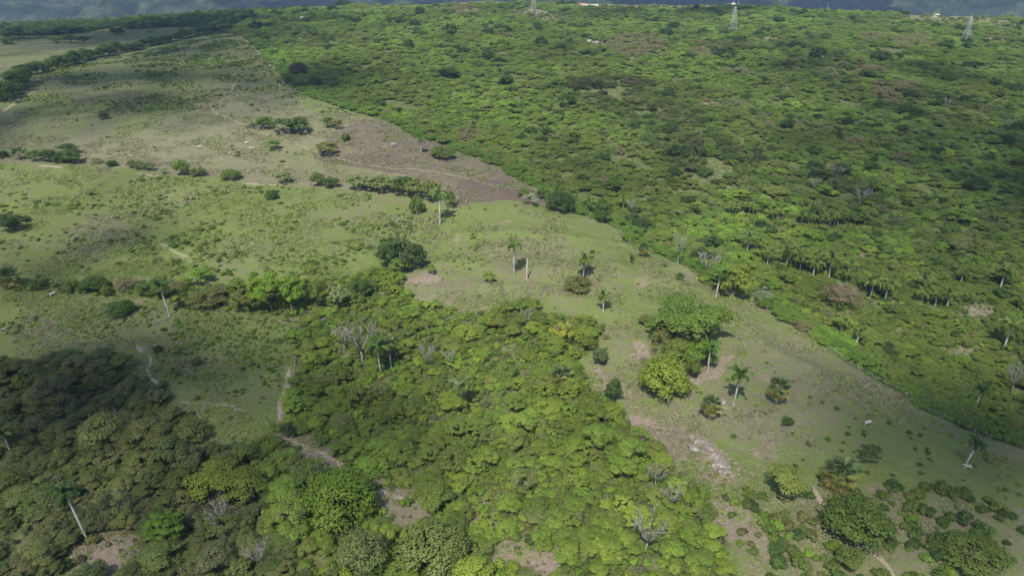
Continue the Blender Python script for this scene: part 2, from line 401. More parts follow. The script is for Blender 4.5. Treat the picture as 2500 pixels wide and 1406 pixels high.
green = np.select([zn == 0, zn == 1, zn == 2, zn == 3, zn == 4, zn == 5, zn == 6, zn == 7, zn == 8],
                  [.55, .35, .26 + .6 * (n1 - .45), .84 + 1.3 * (n1 - .5), 0.8 + 1.2 * (n1 - .5), .60 + 1.1 * (n1 - .5), .5 + .9 * (n1 - .5), .45, .12])
upper = sst(330, 520, Y) * (zn == 2); green = green + upper * .5 * sst(.38, .6, n1)
PUR = wpoly([(905, 290), (1000, 330), (1080, 352), (1135, 382), (1200, 402), (1262, 440), (1345, 500), (1115, 502), (1000, 430), (760, 390), (820, 320)])
pd = pip(X, Y, PUR); pq = np.where(pd, .55, 0) + (zn == 2) * .25 * sst(.5, .62, n1) + ((zn == 7)) * .22
PU2 = wpoly([(1120, 440), (1262, 440), (1345, 500), (1120, 502)]); pq = pq + .35 * pip(X, Y, PU2)
near8 = (zn == 8) & (Y < 330); bare = np.where(zn == 8, np.where(near8, .30 + .75 * n2, .12), 0); green = np.where((zn == 8) & ~near8, .38, green); pq = pq + .3 * ((zn == 8) & ~near8)
bare = bare + sst(.66, .78, n2) * np.isin(zn, (5, 7)) * .5 + sst(.68, .76, n1) * np.isin(zn, (2, 3, 4)) * .4
BARES = [[(1690, 900), (1730, 880), (1800, 870), (1790, 900), (1765, 935), (1720, 945), (1690, 935)], [(1640, 1045), (1690, 1050), (1740, 1085), (1760, 1130), (1800, 1140), (1800, 1170), (1750, 1165), (1710, 1115), (1640, 1090)],
         [(1010, 672), (1060, 665), (1090, 690), (1050, 705), (1000, 700)], [(1440, 890), (1490, 930), (1540, 960), (1520, 985), (1500, 975), (1430, 935)], [(1520, 830), (1590, 860), (1600, 890), (1540, 890)],
         [(1560, 1020), (1640, 1040), (1660, 1110), (1610, 1110)], [(690, 775), (790, 752), (800, 775), (700, 790)], [(430, 620), (470, 625), (475, 640), (430, 635)], [(100, 805), (150, 812), (140, 824), (95, 818)],
         [(330, 838), (370, 852), (368, 870), (340, 858)], [(30, 1380), (100, 1380), (100, 1406), (30, 1406)], [(1690, 1180), (1830, 1200), (1870, 1260), (1790, 1300), (1740, 1260)]]
n4 = fbm(X, Y, 3, 2, 68)
for p in BARES: bare = np.maximum(bare, (.45 + .5 * n4) * pip(X + (n2 - .5) * 14, Y + (n1 - .5) * 14, wpoly(p)))
edge = np.exp(-((sdist(X, Y) + 1.0) / 1.6) ** 2) * (Y < 520); bare = np.maximum(bare, edge * .42 * sst(.35, .6, n2))
at = me.attributes.new('cover', 'FLOAT_VECTOR', 'POINT')
at.data.foreach_set('vector', np.stack([np.clip(green, 0, 1), np.clip(bare, 0, 1), np.clip(pq, 0, 1)], 1).astype(np.float32).ravel())
at = me.attributes.new('litter_shade', 'FLOAT', 'POINT'); at.data.foreach_set('value', np.maximum(((zn == 1) | (zn == 0) & ((Y < 236) | (Y > 620))), np.where(zn == 6, .5, 0) + (zn == 2) * sst(420, 640, Y) * .75).astype(np.float32))  # wood litter; on far field and upper pasture, shade painted in as darker ground

def ground_mat():
    m, nt, b = new_mat('ground', .95, .05); c = coords(nt)
    A = sock(nt, 'ShaderNodeAttribute', attribute_name='cover'); sp = nt.nodes.new('ShaderNodeSeparateXYZ'); nt.links.new(A.outputs['Vector'], sp.inputs[0])
    L = sock(nt, 'ShaderNodeAttribute', attribute_name='litter_shade')
    nf = noise(nt, c, 1.3, 6, .75); nm = noise(nt, c, .35, 5, .65); nl = noise(nt, c, .06, 4, .6); nh = noise(nt, c, 5, 3, .7)
    grn = mix(nt, math_n(nt, 'MULTIPLY', nl, 1), ramp(nt, nf, [(.3, (0.071, 0.103, 0.021)), (.7, (0.129, 0.166, 0.046))]), ramp(nt, nm, [(.3, (0.091, 0.112, 0.034)), (.7, (0.158, 0.178, 0.071))]))
    dry = ramp(nt, nf, [(.28, (0.084, 0.081, 0.043)), (.5, (0.151, 0.142, 0.085)), (.72, (0.235, 0.213, 0.140))])
    dry = mix(nt, .5, dry, ramp(nt, nm, [(.35, (0.106, 0.101, 0.056)), (.65, (0.190, 0.179, 0.112))]))
    pur = ramp(nt, nf, [(.3, (.060, .044, .034)), (.55, (.112, .088, .070)), (.75, (.185, .155, .125))])
    bar = ramp(nt, nf, [(.25, (.115, .09, .065)), (.55, (.21, .17, .13)), (.8, (.32, .275, .22))])
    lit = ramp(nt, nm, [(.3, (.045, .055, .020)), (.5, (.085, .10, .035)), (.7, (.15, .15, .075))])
    def thr(v, amt, lo=.38, hi=.62):                          # patchy mixing driven by noise
        s = math_n(nt, 'SUBTRACT', math_n(nt, 'ADD', v, math_n(nt, 'MULTIPLY', math_n(nt, 'SUBTRACT', nm, .5), amt)), 0.0)
        mr = nt.nodes.new('ShaderNodeMapRange'); mr.interpolation_type = 'SMOOTHSTEP'
        mr.inputs['From Min'].default_value = lo - .10; mr.inputs['From Max'].default_value = hi + .10
        nt.links.new(s, mr.inputs[0]); return mr.outputs[0]
    col = mix(nt, thr(sp.outputs[0], 2.4), dry, grn)
    col = mix(nt, thr(sp.outputs[2], 1.8), col, pur)
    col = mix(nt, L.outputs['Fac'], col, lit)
    col = mix(nt, thr(sp.outputs[1], .9), col, bar)
    mr = nt.nodes.new('ShaderNodeMapRange'); mr.inputs[1].default_value = .3; mr.inputs[2].default_value = .7; mr.inputs[3].default_value = .66; mr.inputs[4].default_value = 1.32
    nt.links.new(nh, mr.inputs[0]); cc = nt.nodes.new('ShaderNodeCombineXYZ')
    for i in range(3): nt.links.new(mr.outputs[0], cc.inputs[i])
    col = mix(nt, 1.0, col, cc.outputs[0], 'MULTIPLY')
    nt.links.new(col, b.inputs[0])
    bp = nt.nodes.new('ShaderNodeBump'); bp.inputs['Strength'].default_value = .9; bp.inputs['Distance'].default_value = .35
    nt.links.new(math_n(nt, 'ADD', nf, nm), bp.inputs['Height']); nt.links.new(bp.outputs[0], b.inputs['Normal'])
    return m
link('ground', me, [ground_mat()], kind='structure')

# mountains across the valley
mx = np.linspace(-7500, 7500, 520); my = np.concatenate([np.linspace(2150, 5200, 230), np.linspace(5260, 9500, 60)])
X, Y = np.meshgrid(mx, my); shp = X.shape; X = X.ravel(); Y = Y.ravel()
rg = 1 - np.abs(2 * fbm(X, Y, 1500, 5, 31) - 1); rg2 = 1 - np.abs(2 * fbm(X, Y, 420, 4, 35) - 1)
rise = sst(2250, 5600, Y)
Z = -185 + rise * 640 + (rg ** 2 - .45) * 420 * sst(2300, 4200, Y) + (rg2 ** 2 - .4) * 90 * sst(2250, 3000, Y) + (fbm(X, Y, 60, 2, 38) - .5) * 26 * sst(2200, 2500, Y)
Z = np.where(Y < 2250, -175 - (2250 - Y) * .5, Z)
idx = np.arange(len(X)).reshape(shp)
F = np.stack([idx[:-1, :-1], idx[:-1, 1:], idx[1:, 1:], idx[1:, :-1]], -1).reshape(-1, 4)
me = mesh_np('mountains', np.stack([X, Y, Z], 1), F, True)
m, nt, b = new_mat('mountain_forest', .95, .03); c = coords(nt)
na = noise(nt, c, .012, 6, .75); nb = noise(nt, c, .0022, 5, .6); nc = noise(nt, c, .05, 3, .6)
col = ramp(nt, na, [(.40, (.008, .014, .008)), (.52, (.022, .034, .014)), (.66, (.06, .075, .035))])
col = mix(nt, ramp(nt, nb, [(.57, (0, 0, 0)), (.66, (.5, .5, .5))]), col, ramp(nt, nc, [(.4, (.05, .07, .03)), (.6, (.13, .13, .08))]))
nt.links.new(col, b.inputs[0]); bp = nt.nodes.new('ShaderNodeBump'); bp.inputs['Strength'].default_value = 1; bp.inputs['Distance'].default_value = 14
nt.links.new(na, bp.inputs['Height']); nt.links.new(bp.outputs[0], b.inputs['Normal'])
link('mountains', me, [m], kind='structure')

USED = []
# worn paths: narrow sheets laid on the ground
M_PATH, nt_, b_ = new_mat('worn_earth', .95, .05)
b_nf = noise(nt_, coords(nt_), 1.3, 4, .7); nt_.links.new(ramp(nt_, b_nf, [(.3, (.17, .14, .10)), (.7, (.30, .255, .19))]), b_.inputs[0])
M_PATHG, nt_, b_ = new_mat('trodden_grass', .95, .05)
b_nf = noise(nt_, coords(nt_), 1.3, 4, .7); nt_.links.new(ramp(nt_, b_nf, [(.3, (.14, .15, .07)), (.7, (.24, .235, .135))]), b_.inputs[0])
def ground_z(x, y):
    z = H(x, y); m = (np.asarray(y) < 700) & (np.abs(x) < 500)
    return z + m * ((fbm(x, y, 5, 2, 77) - .5) * .55 + (fbm(x, y, 2.2, 1, 78) - .5) * .25)
def path(pts, width, mat=M_PATH, seed=0):
    x, y, _ = ghit([p[0] for p in pts], [p[1] for p in pts]); t = np.concatenate([[0], np.cumsum(np.hypot(np.diff(x), np.diff(y)))])
    n = max(8, int(t[-1] / 1.2)); s = np.linspace(0, t[-1], n); px_ = np.interp(s, t, x); py_ = np.interp(s, t, y)
    px_ = px_ + (fbm(s, s * 0 + seed, 9, 2, seed) - .5) * 2.4; py_ = py_ + (fbm(s, s * 0 + 50 + seed, 9, 2, seed) - .5) * 2.4
    tx = np.gradient(px_); ty = np.gradient(py_); L = np.hypot(tx, ty); nx, ny = -ty / L, tx / L
    wd = width * (.35 + 1.1 * fbm(s, s * 0, 4, 3, seed + 5)) * np.minimum(1, np.minimum(s, t[-1] - s) / 4 + .05)
    for X_, Y_ in list(zip(px_, py_))[::2]:
        if Y_ < 260: USED.append((float(X_), float(Y_), 1.7)); USED.append((float(X_), float(Y_) - 2.6, 1.5))
    rows = []
    for k in (-.5, -.25, 0, .25, .5):
        X = px_ + nx * wd * k; Y = py_ + ny * wd * k; rows.append(np.stack([X, Y, ground_z(X, Y) + .05], 1))
    V = np.stack(rows, 1).reshape(-1, 3); i = np.arange(n - 1)[:, None] * 5 + np.arange(4)[None, :]; i = i.ravel()
    F = np.stack([i, i + 1, i + 6, i + 5], 1)
    link('footpath', mesh_np('footpath', V, F, True), [mat], kind='structure')
path([(575, 205), (560, 225), (530, 238), (514, 252), (518, 272), (545, 283), (570, 292)], 1.6, seed=1)
path([(562, 227), (582, 235)], 1.4, seed=2)
path([(570, 292), (620, 320), (700, 345), (780, 375), (850, 392), (900, 405), (970, 412), (1040, 416), (1110, 428), (1190, 450), (1262, 466)], 1.0, M_PATHG, 3)
path([(480, 282), (520, 280), (560, 274), (640, 266), (700, 263)], .7, M_PATHG, 4)
path([(90, 404), (160, 412)], 3.0, seed=5); path([(330, 424), (400, 430)], 2.0, seed=6); path([(590, 446), (690, 455)], 2.6, seed=7)
path([(60, 180), (200, 150), (330, 127), (450, 100), (550, 79)], 2.2, M_PATHG, 8)
path([(5, 275), (50, 240), (90, 222)], 3.5, seed=9)
path([(325, 838), (345, 852), (366, 862)], 1.8, seed=10); path([(360, 862), (366, 885), (360, 905), (400, 960)], .9, seed=17); path([(440, 978), (510, 986), (560, 995), (602, 1012)], 1.3, seed=11)
path([(706, 900), (694, 960), (680, 1030), (655, 1028)], 1.7, seed=18); path([(100, 812), (148, 820)], 2.2, seed=19)
path([(1985, 1180), (2005, 1230), (2020, 1270), (2050, 1300), (2100, 1325), (2150, 1370), (2190, 1420)], 1.2, seed=12)
path([(720, 1075), (780, 1100), (840, 1140), (865, 1165), (900, 1190), (925, 1200), (1000, 1225)], 1.6, seed=13)
path([(385, 590), (440, 620), (470, 645)], 1.8, M_PATHG, 14); path([(1175, 60), (1310, 52), (1420, 60)], 3, M_PATHG, 15)
path([(555, 80), (600, 98), (650, 145), (680, 185)], 1.6, M_PATHG, 16)

# ------------------------------------------------------------------ instanced stuff
def proto_coll(name, items):
    c = bpy.data.collections.new(name)
    for i, (me, mats) in enumerate(items):
        if not me.materials:
            for mm in mats: me.materials.append(mm)
        o = bpy.data.objects.new('%s_%02d' % (name, i), me); c.objects.link(o)
    return c
def scatter(name, P, rotz, scale, which, tint, coll, label=None, tilt=None):
    me = bpy.data.meshes.new(name); n = len(P); me.vertices.add(n); me.vertices.foreach_set('co', np.asarray(P, np.float32).ravel())
    def at(nm, ty, arr, key):
        a = me.attributes.new(nm, ty, 'POINT'); a.data.foreach_set(key, np.asarray(arr).ravel())
    rot = np.zeros((n, 3), np.float32); rot[:, 2] = rotz
    if tilt is not None: rot[:, :2] = tilt
    at('rot', 'FLOAT_VECTOR', rot, 'vector'); at('scl', 'FLOAT_VECTOR', np.asarray(scale, np.float32), 'vector')
    at('which', 'INT', np.asarray(which, np.int32), 'value'); at('tint', 'FLOAT_VECTOR', np.asarray(tint, np.float32), 'vector')
    o = link(name, me, kind='stuff')
    if label: o['label'] = label
    g = bpy.data.node_groups.new(name, 'GeometryNodeTree')
    g.interface.new_socket('Geometry', in_out='INPUT', socket_type='NodeSocketGeometry'); g.interface.new_socket('Geometry', in_out='OUTPUT', socket_type='NodeSocketGeometry')
    N = g.nodes; gi = N.new('NodeGroupInput'); go = N.new('NodeGroupOutput'); ip = N.new('GeometryNodeInstanceOnPoints'); ci = N.new('GeometryNodeCollectionInfo')
    m2p = N.new('GeometryNodeMeshToPoints')
    ci.inputs['Collection'].default_value = coll; ci.inputs['Separate Children'].default_value = True; ci.inputs['Reset Children'].default_value = True
    def na(nm, ty):
        a = N.new('GeometryNodeInputNamedAttribute'); a.data_type = ty; a.inputs[0].default_value = nm; return a.outputs[0]
    L = g.links; L.new(gi.outputs[0], m2p.inputs[0]); L.new(m2p.outputs[0], ip.inputs['Points']); L.new(ci.outputs[0], ip.inputs['Instance']); ip.inputs['Pick Instance'].default_value = True
    L.new(na('which', 'INT'), ip.inputs['Instance Index']); L.new(na('rot', 'FLOAT_VECTOR'), ip.inputs['Rotation']); L.new(na('scl', 'FLOAT_VECTOR'), ip.inputs['Scale'])
    L.new(ip.outputs[0], go.inputs[0])
    md = o.modifiers.new('scatter', 'NODES'); md.node_group = g
    return o
def jgrid(sp, y0, y1, margin=45, jit=.42):
    ny = int((y1 - y0) / sp); P = []
    for i in range(ny):
        y = y0 + (i + .5) * sp; hw = y * .80 + margin; k = int(2 * hw / sp); xx = -hw + (np.arange(k) + .5 * (i % 2)) * sp
        P.append(np.stack([xx, np.full(k, y)], 1))
    P = np.concatenate(P); P = P + RNG.uniform(-jit, jit, P.shape) * sp
    return P[:, 0], P[:, 1]

# tints (foliage albedo)
T = dict(lime=(.125, .175, .022), bright=(.088, .150, .018), mid=(.068, .105, .018), dark=(.030, .056, .013), olive=(.092, .105, .030), yellow=(.122, .172, .022),
         grey=(.085, .092, .045), brown=(.10, .086, .042), pale=(.115, .15, .06), bluish=(.048, .075, .022), deep=(.040, .075, .014))
T = {k_: tuple(min(.32, v * 1.6 * f_ + .008) for v, f_ in zip(c_, (1.22, 1.12, 1.15))) for k_, c_ in T.items()}
KINDS = ['feather', 'dense', 'round', 'clumpy', 'plume', 'shrub', 'sparse']
LEAFN = dict(feather=2600, dense=3000, round=3600, clumpy=2600, plume=4200, shrub=420, sparse=1300)
LEAFS = dict(feather=.15, dense=.155, round=.15, clumpy=.185, plume=.15, shrub=.12, sparse=.13)
HI = {}; LO = {}; TR = {}
for k in KINDS:
    HI[k] = [crown_mesh(k, s, LEAFN[k], LEAFS[k]) for s in range(4)]
    for m_ in HI[k]: m_.materials.append(M_LEAF)
for k in ('feather', 'dense', 'round', 'sparse', 'clumpy'):
    LO[k] = [crown_mesh(k, s + 10, int(LEAFN[k] * .6), LEAFS[k] * 1.28) for s in range(3)]
TRK = {}
for k in KINDS:
    TRK[k] = []
    for s in range(3):
        tm = (limbs(s + 5, 1.9, 3.0, .16, h0=1.0) if k not in ('sparse', 'shrub') else limbs(s + 9, 2.2, 3.2, .09, .02, 7, .7, twigs=5) if k == 'sparse' else limbs(s + 3, .7, .7, .05, .015, 5, .15)).mesh('trunk', True)
        tm.materials.append(M_TWIG if k == 'sparse' else M_BARK); TRK[k].append(tm)
def copyof(name, data, parent=None):
    o = bpy.data.objects.new(name, data); SC.collection.objects.link(o)
    if parent: o.parent = parent
    return o
HGT = dict(feather=3.7, dense=5.0, round=4.6, clumpy=5.2, plume=4.9, shrub=1.0, sparse=4.2)
WID = dict(feather=6.0, dense=5.9, round=5.8, clumpy=5.9, plume=6.2, shrub=2.0, sparse=5.6)
NAMES = dict(feather='spreading_tree', dense='leafy_tree', round='rounded_tree', clumpy='broadleaf_tree', plume='bamboo_clump', shrub='bush', sparse='sparse_tree')
def plant(kind, x, y, wid, hgt, tint, label, cat='tree', group=None, name=None, seed=None, parts=True, sink=.1, trunk_lift=True):
    s = RNG.integers(0, 1000) if seed is None else seed
    t = np.array(T[tint] if isinstance(tint, str) else tint) * (np.array((1.95, 1.8, 1.85)) if isinstance(tint, tuple) else 1) * RNG.uniform(.92, 1.08)
    z = float(ground_z(x, y)) - sink
    sx = wid / WID[kind]; sz = hgt / HGT[kind]; rz = RNG.uniform(0, 6.283)
    if parts:
        e = copyof(name or NAMES[kind], None); e.empty_display_size = .5
        c = copyof('crown', HI[kind][s % 4], e); copyof('trunk', TRK[kind][s % 3], e)
    else:
        e = c = copyof(name or NAMES[kind], HI[kind][s % 4])
    e.location = (x, y, z); e.scale = (sx, sx * RNG.uniform(.9, 1.1), sz); e.rotation_euler = (0, 0, rz)
    c['tint'] = [float(v) for v in t]
    e['label'] = label; e['category'] = cat
    if group: e['group'] = group
    return e
def G(px, py):
    x, y, _ = ghit(px, py); return float(x[0]), float(y[0]), float(y[0] * math.cos(PITCH) + float(CAMZ - H(x, y)[0]) * math.sin(PITCH))
def rise(x, y, z, ytop):
    """height above (x, y, z) that a vertical reaches at picture row ytop"""
    v = (703 - ytop) / FPX; c = math.cos(PITCH); s_ = math.sin(PITCH)      # (y s + Z c) = v (y c - Z s)
    Z = y * (v * c - s_) / (c + v * s_); return Z + CAMZ - z
def tree(px, py, wpx, hpx, kind, tint, label, cat='tree', name=None, group=None, keep=.45, parts=True):
    """py is where its foot stands; wpx, hpx how large it stands in the photograph (turned here into metres)"""
    x, y, dep = G(px, py); wd = wpx * dep / FPX
    cd = dep / math.sqrt(dep ** 2 + 1) ; el = math.atan2(CAMZ - H(x, y), y)
    hg = max(.35 * wd if kind == 'feather' else .45 * wd, rise(x, y + wd * .25, float(H(x, y)), py - hpx))
    hg = min(hg, wd * 1.5 + 1)
    d = wd * .30; x2, y2 = x, y + d * 1.0                       # the foot is hidden under the near edge of the crown
    USED.append((x2, y2, wd * keep))
    return plant(kind, x2, y2, wd, hg, tint, label, cat, group, name, parts=parts)
# ------------------------------------------------------------------ trees standing on their own or in hedges
for a in [
    # upper dry pasture
    (250, 294, 28, 20, 'dense', 'dark', 'small dark round tree alone on the shaded upper pasture'),
    (612, 318, 62, 40, 'sparse', 'pale', 'thin grey-green tree at the left end of the pasture clump'),
    (640, 322, 46, 34, 'feather', 'mid', 'feathery green tree second from the left in the pasture clump'),
    (652, 306, 34, 22, 'clumpy', 'bright', 'low lime tree in the middle of the pasture clump'),
    (686, 334, 64, 44, 'clumpy', 'deep', 'broad dark tree in the pasture clump with a clear shadow'),
    (726, 334, 62, 46, 'clumpy', 'deep', 'broad dark tree at the right end of the pasture clump'),
    (798, 314, 36, 30, 'clumpy', 'mid', 'left of two small trees above the pasture shrub'),
    (822, 318, 30, 26, 'clumpy', 'olive', 'right of two small trees above the pasture shrub'),
    (842, 347, 30, 24, 'shrub', 'mid', 'light green bush below the two small trees on the dry pasture'),
    (665, 371, 40, 28, 'clumpy', 'bright', 'bright flat tree left of the pasture track with short shadow'),
    (794, 387, 58, 38, 'clumpy', (.10, .13, .025), 'leaning olive-green tree standing on the pasture track'),
    (1078, 391, 66, 34, 'round', 'mid', 'wide rounded tree at the right edge of the purple pasture beside the palm'),
    (613, 259, 13, 9, 'shrub', 'bright', 'tiny lime bush below the forked path'),
    (727, 186, 50, 36, 'round', (.035, .038, .022), 'dark brownish ball-shaped tree above the left end of the forest edge'),
    (728, 217, 46, 24, 'round', 'dark', 'dark tree below the ball-shaped brownish tree, left one'),
    (766, 214, 38, 28, 'round', (.034, .04, .022), 'dark tree below the ball-shaped brownish tree, right one'),
    (700, 207, 40, 20, 'feather', 'dark', 'flat dark tree beside the lone pale palm trunk'),
    # hedge between the two left pastures
    (4, 388, 24, 22, 'round', 'dark', 'dark round bush at the left edge of the picture in the middle hedge'),
    (43, 393, 38, 36, 'clumpy', 'deep', 'dark tree first from the left in the hedge clump'),
    (78, 397, 40, 32, 'dense', 'mid', 'green tree second from the left in the hedge clump'),
    (112, 398, 46, 34, 'dense', 'dark', 'dark low tree in the middle of the left hedge clump'),
    (156, 380, 62, 26, 'feather', 'deep', 'flat-topped tree standing behind the left hedge clump'),
    (140, 400, 40, 28, 'round', 'dark', 'low dark tree fourth in the left hedge clump'),
    (172, 403, 46, 36, 'dense', 'deep', 'rounded tree at the right end of the left hedge clump'),
    (232, 404, 34, 18, 'sparse', 'mid', 'thin small tree right of the left hedge clump'),
    (268, 410, 34, 10, 'shrub', 'dark', 'low dark bush between the thin tree and the row of three'),
    (318, 413, 26, 22, 'clumpy', 'mid', 'first of three slim hedge trees above the bare earth bank'),
    (338, 417, 28, 22, 'clumpy', 'olive', 'second of three slim hedge trees above the bare earth bank'),
    (362, 420, 30, 22, 'clumpy', 'mid', 'third of three slim hedge trees above the bare earth bank'),
    (398, 428, 26, 18, 'sparse', 'pale', 'pale thin tree left of the tall hedge tree'),
    (441, 431, 42, 42, 'dense', (.08, .13, .022), 'tall fresh green tree in the middle of the hedge'),
    (480, 433, 42, 26, 'dense', 'mid', 'wide tree touching the right side of the tall hedge tree'),
    (558, 443, 50, 30, 'round', 'mid', 'dome-shaped bush alone in the hedge gap'),
    (690, 451, 46, 30, 'clumpy', 'pale', 'pale feathery tree right of the hedge gap'),
    (775, 458, 40, 36, 'dense', 'mid', 'rounded tree above the shrub in the green field, left one'),
    (805, 461, 42, 30, 'dense', 'deep', 'rounded tree above the shrub in the green field, right one'),
    (660, 489, 34, 26, 'round', 'deep', 'small dark round bush in the green field below the hedge'),
    (866, 468, 56, 42, 'clumpy', 'pale', 'pale green tree starting the dense right half of the hedge'),
    (898, 472, 56, 42, 'clumpy', 'pale', 'second pale green tree of the dense hedge'),
    (932, 476, 58, 44, 'clumpy', (.11, .145, .05), 'third tree of the dense hedge, slightly greener'),
    (964, 478, 50, 46, 'clumpy', 'pale', 'pale tree before the dark tree in the dense hedge'),
    (985, 486, 54, 56, 'clumpy', 'deep', 'dark taller tree in the dense hedge'),
    (1012, 492, 58, 54, 'clumpy', (.095, .125, .03), 'olive tree right of the dark hedge tree'),
    (1046, 500, 62, 56, 'clumpy', (.085, .12, .025), 'olive tree just left of the tall pale palm'),
    (1098, 513, 36, 44, 'dense', 'mid', 'green tree just right of the tall pale palm at the hedge end'),
    (1018, 526, 42, 46, 'round', 'mid', 'tree standing below the hedge at the head of the wire fence'),
    (1368, 521, 76, 56, 'round', 'dark', 'big dark domed tree on the forest edge above the middle pasture'),
    (1296, 507, 52, 36, 'sparse', (.16, .20, .12), 'pale silvery bush on the dark purple soil'),
    (1278, 486, 34, 24, 'dense', 'mid', 'green bush behind the silvery bush'),
    (1320, 486, 28, 20, 'dense', 'deep', 'small dark bush between the silvery bush and the domed tree'),
    (1472, 546, 50, 64, 'round', 'deep', 'tall narrow tree where the forest edge bends'),
    # left side of green field
    (14, 572, 62, 50, 'dense', 'dark', 'dark tree cut by the left edge of the picture in the green field'),
    (55, 545, 30, 18, 'shrub', 'deep', 'bush right of the dark tree on the left edge'),
    # middle pasture
    (950, 662, 70, 76, 'dense', 'dark', 'left half of the dark tree group around the drooping palm'),
    (1006, 668, 70, 74, 'dense', 'dark', 'right half of the dark tree group around the drooping palm'),
    (975, 676, 48, 44, 'clumpy', 'bright', 'bright green low tree in front of the dark group'),
    (1052, 673, 24, 28, 'clumpy', 'bright', 'small lime tree with its own shadow right of the dark group'),
    (1193, 692, 36, 30, 'clumpy', 'yellow', 'yellow-lime bush alone left of the dead palm stump'),
    (1412, 718, 72, 46, 'round', 'olive', 'olive domed bush at the foot of the palm in the middle pasture'),
    (1446, 621, 17, 13, 'shrub', 'deep', 'small dark bush between two palms on the middle pasture'),
    (1165, 610, 20, 16, 'sparse', 'mid', 'thin dark bush left of the tallest palm of the pasture'),
    (1543, 644, 13, 28, 'dense', 'deep', 'slim upright little tree near the forest edge'),
    (1660, 684, 24, 20, 'dense', 'deep', 'dark bush touching the forest edge below the dead white tree'),
    # hedge left of the thicket
    (85, 710, 44, 28, 'round', 'deep', 'first dark bush right of the fan palm in the lower hedge'),
    (108, 706, 36, 26, 'dense', 'dark', 'second dark bush right of the fan palm in the lower hedge'),
    (137, 706, 34, 28, 'sparse', 'pale', 'thin pale bush in the lower hedge'),
    (168, 713, 40, 28, 'dense', 'mid', 'green bush in the lower hedge before the large dark one'),
    (222, 718, 70, 40, 'dense', 'deep', 'large dark bush in the lower hedge'),
    (258, 726, 28, 32, 'round', 'mid', 'narrow bright bush at the end of the lower hedge row'),
    (304, 722, 66, 42, 'sparse', 'brown', 'brown twiggy tree in the lower hedge'),
    (352, 728, 50, 34, 'dense', 'mid', 'low tree between the brown twiggy tree and the palm'),
    (285, 777, 64, 42, 'round', 'deep', 'isolated dome-shaped dark tree below the lower hedge'),
    (388, 735, 54, 42, 'feather', (.08, .10, .03), 'flat green tree behind the leaning palm'),
    (430, 735, 50, 50, 'sparse', 'olive', 'tree right behind the leaning palm'),
    (486, 700, 66, 40, 'feather', 'bright', 'flat bright tree above the lower hedge'),
    (505, 760, 96, 50, 'dense', 'olive', 'wide olive tree with dark shadow right of the leaning palm'),
    (590, 770, 72, 62, 'clumpy', 'olive', 'olive tree left of the big bright tree'),
    (655, 770, 100, 112, 'clumpy', (.10, .165, .018), 'very large bright green tree with a pale trunk in the lower hedge'),
    (708, 768, 74, 102, 'clumpy', (.09, .155, .018), 'second big bright tree joined to the right of the largest one'),
    (768, 756, 60, 66, 'feather', 'mid', 'green tree right of the two big bright trees'),
    (826, 762, 54, 64, 'clumpy', 'pale', 'pale yellowish-green tree with large leaf heads'),
    (876, 735, 60, 50, 'dense', 'deep', 'dark tree between the pale tree and the thicket'),
    (380, 862, 26, 18, 'dense', 'dark', 'dark round bush by the bare patch in the lower field'),
    (482, 894, 28, 20, 'shrub', 'deep', 'dark low bush in the middle of the lower field'),
    # right-hand pasture group
    (1668, 800, 120, 72, 'plume', (.078, .125, .026), 'upper feathery bamboo clump of the group on the bare slope'),
    (1606, 834, 62, 54, 'clumpy', 'bright', 'small lime tree at the left end of the bamboo clump'),
    (1580, 800, 40, 30, 'dense', 'olive', 'small olive tree above left of the bamboo'),
    (1738, 858, 125, 105, 'plume', (.09, .14, .028), 'right feathery bamboo clump leaning over the bare earth'),
    (1650, 858, 150, 95, 'plume', (.08, .13, .026), 'wide middle bamboo clump above the yellow-green tree'),
    (1700, 878, 130, 100, 'plume', (.085, .135, .026), 'front bamboo clump behind the pale palm trunk'),
    (1628, 982, 122, 118, 'round', 'yellow', 'big yellow-green domed tree on the right pasture'),
    (1655, 905, 90, 70, 'dense', (.10, .14, .03), 'green tree filling between the bamboo and the yellow-green dome'),
    (1708, 905, 84, 64, 'dense', 'bright', 'bright tree under the front bamboo clump'),
    (1620, 870, 70, 60, 'dense', 'olive', 'olive tree on the left flank of the bamboo group'),
    (1690, 930, 44, 60, 'dense', 'mid', 'small green tree between the yellow tree and the palm'),
    (1500, 986, 48, 60, 'dense', 'deep', 'dark tree at the right tip of the thicket'),
    (1464, 897, 42, 48, 'dense', (.06, .09, .035), 'grey-green round bush right of the thicket'),
    (1923, 1043, 28, 26, 'dense', 'deep', 'small dark round bush alone on the right pasture'),
    (2130, 1140, 56, 48, 'clumpy', (.05, .075, .02), 'dark bush between the shaggy fan palm and the rightmost palm'),
    (1925, 1236, 116, 84, 'feather', (.125, .16, .035), 'pale lime layered tree beside the dirt track'),
    (1932, 1168, 26, 32, 'dense', 'dark', 'dark pointed bush behind the pale lime layered tree'),
    (2110, 1340, 160, 112, 'round', (.055, .09, .016), 'very large dark domed tree beside the dirt track'),
    (2400, 1412, 150, 66, 'round', 'mid', 'wide bush cut by the bottom edge near the right corner'),
    (2075, 1398, 70, 60, 'dense', 'mid', 'bush below the big domed tree at the bottom edge'),
    # trees in the thicket that stand out
    (1373, 852, 76, 72, 'sparse', (.20, .23, .03), 'thin yellow-lime tree standing out of the thicket'),
    (815, 1290, 185, 130, 'round', (.075, .12, .014), 'biggest domed green tree with dark shadow beside the bare clearing'),
    (1050, 1410, 180, 120, 'round', (.095, .13, .035), 'large rounded tree at the bottom edge'),
    (885, 1415, 130, 110, 'dense', (.08, .11, .035), 'grey-green rounded tree at the bottom edge left of the larger one'),
    (520, 1235, 150, 90, 'feather', (.10, .13, .018), 'flat yellowish umbrella-shaped tree in the shaded wood'),
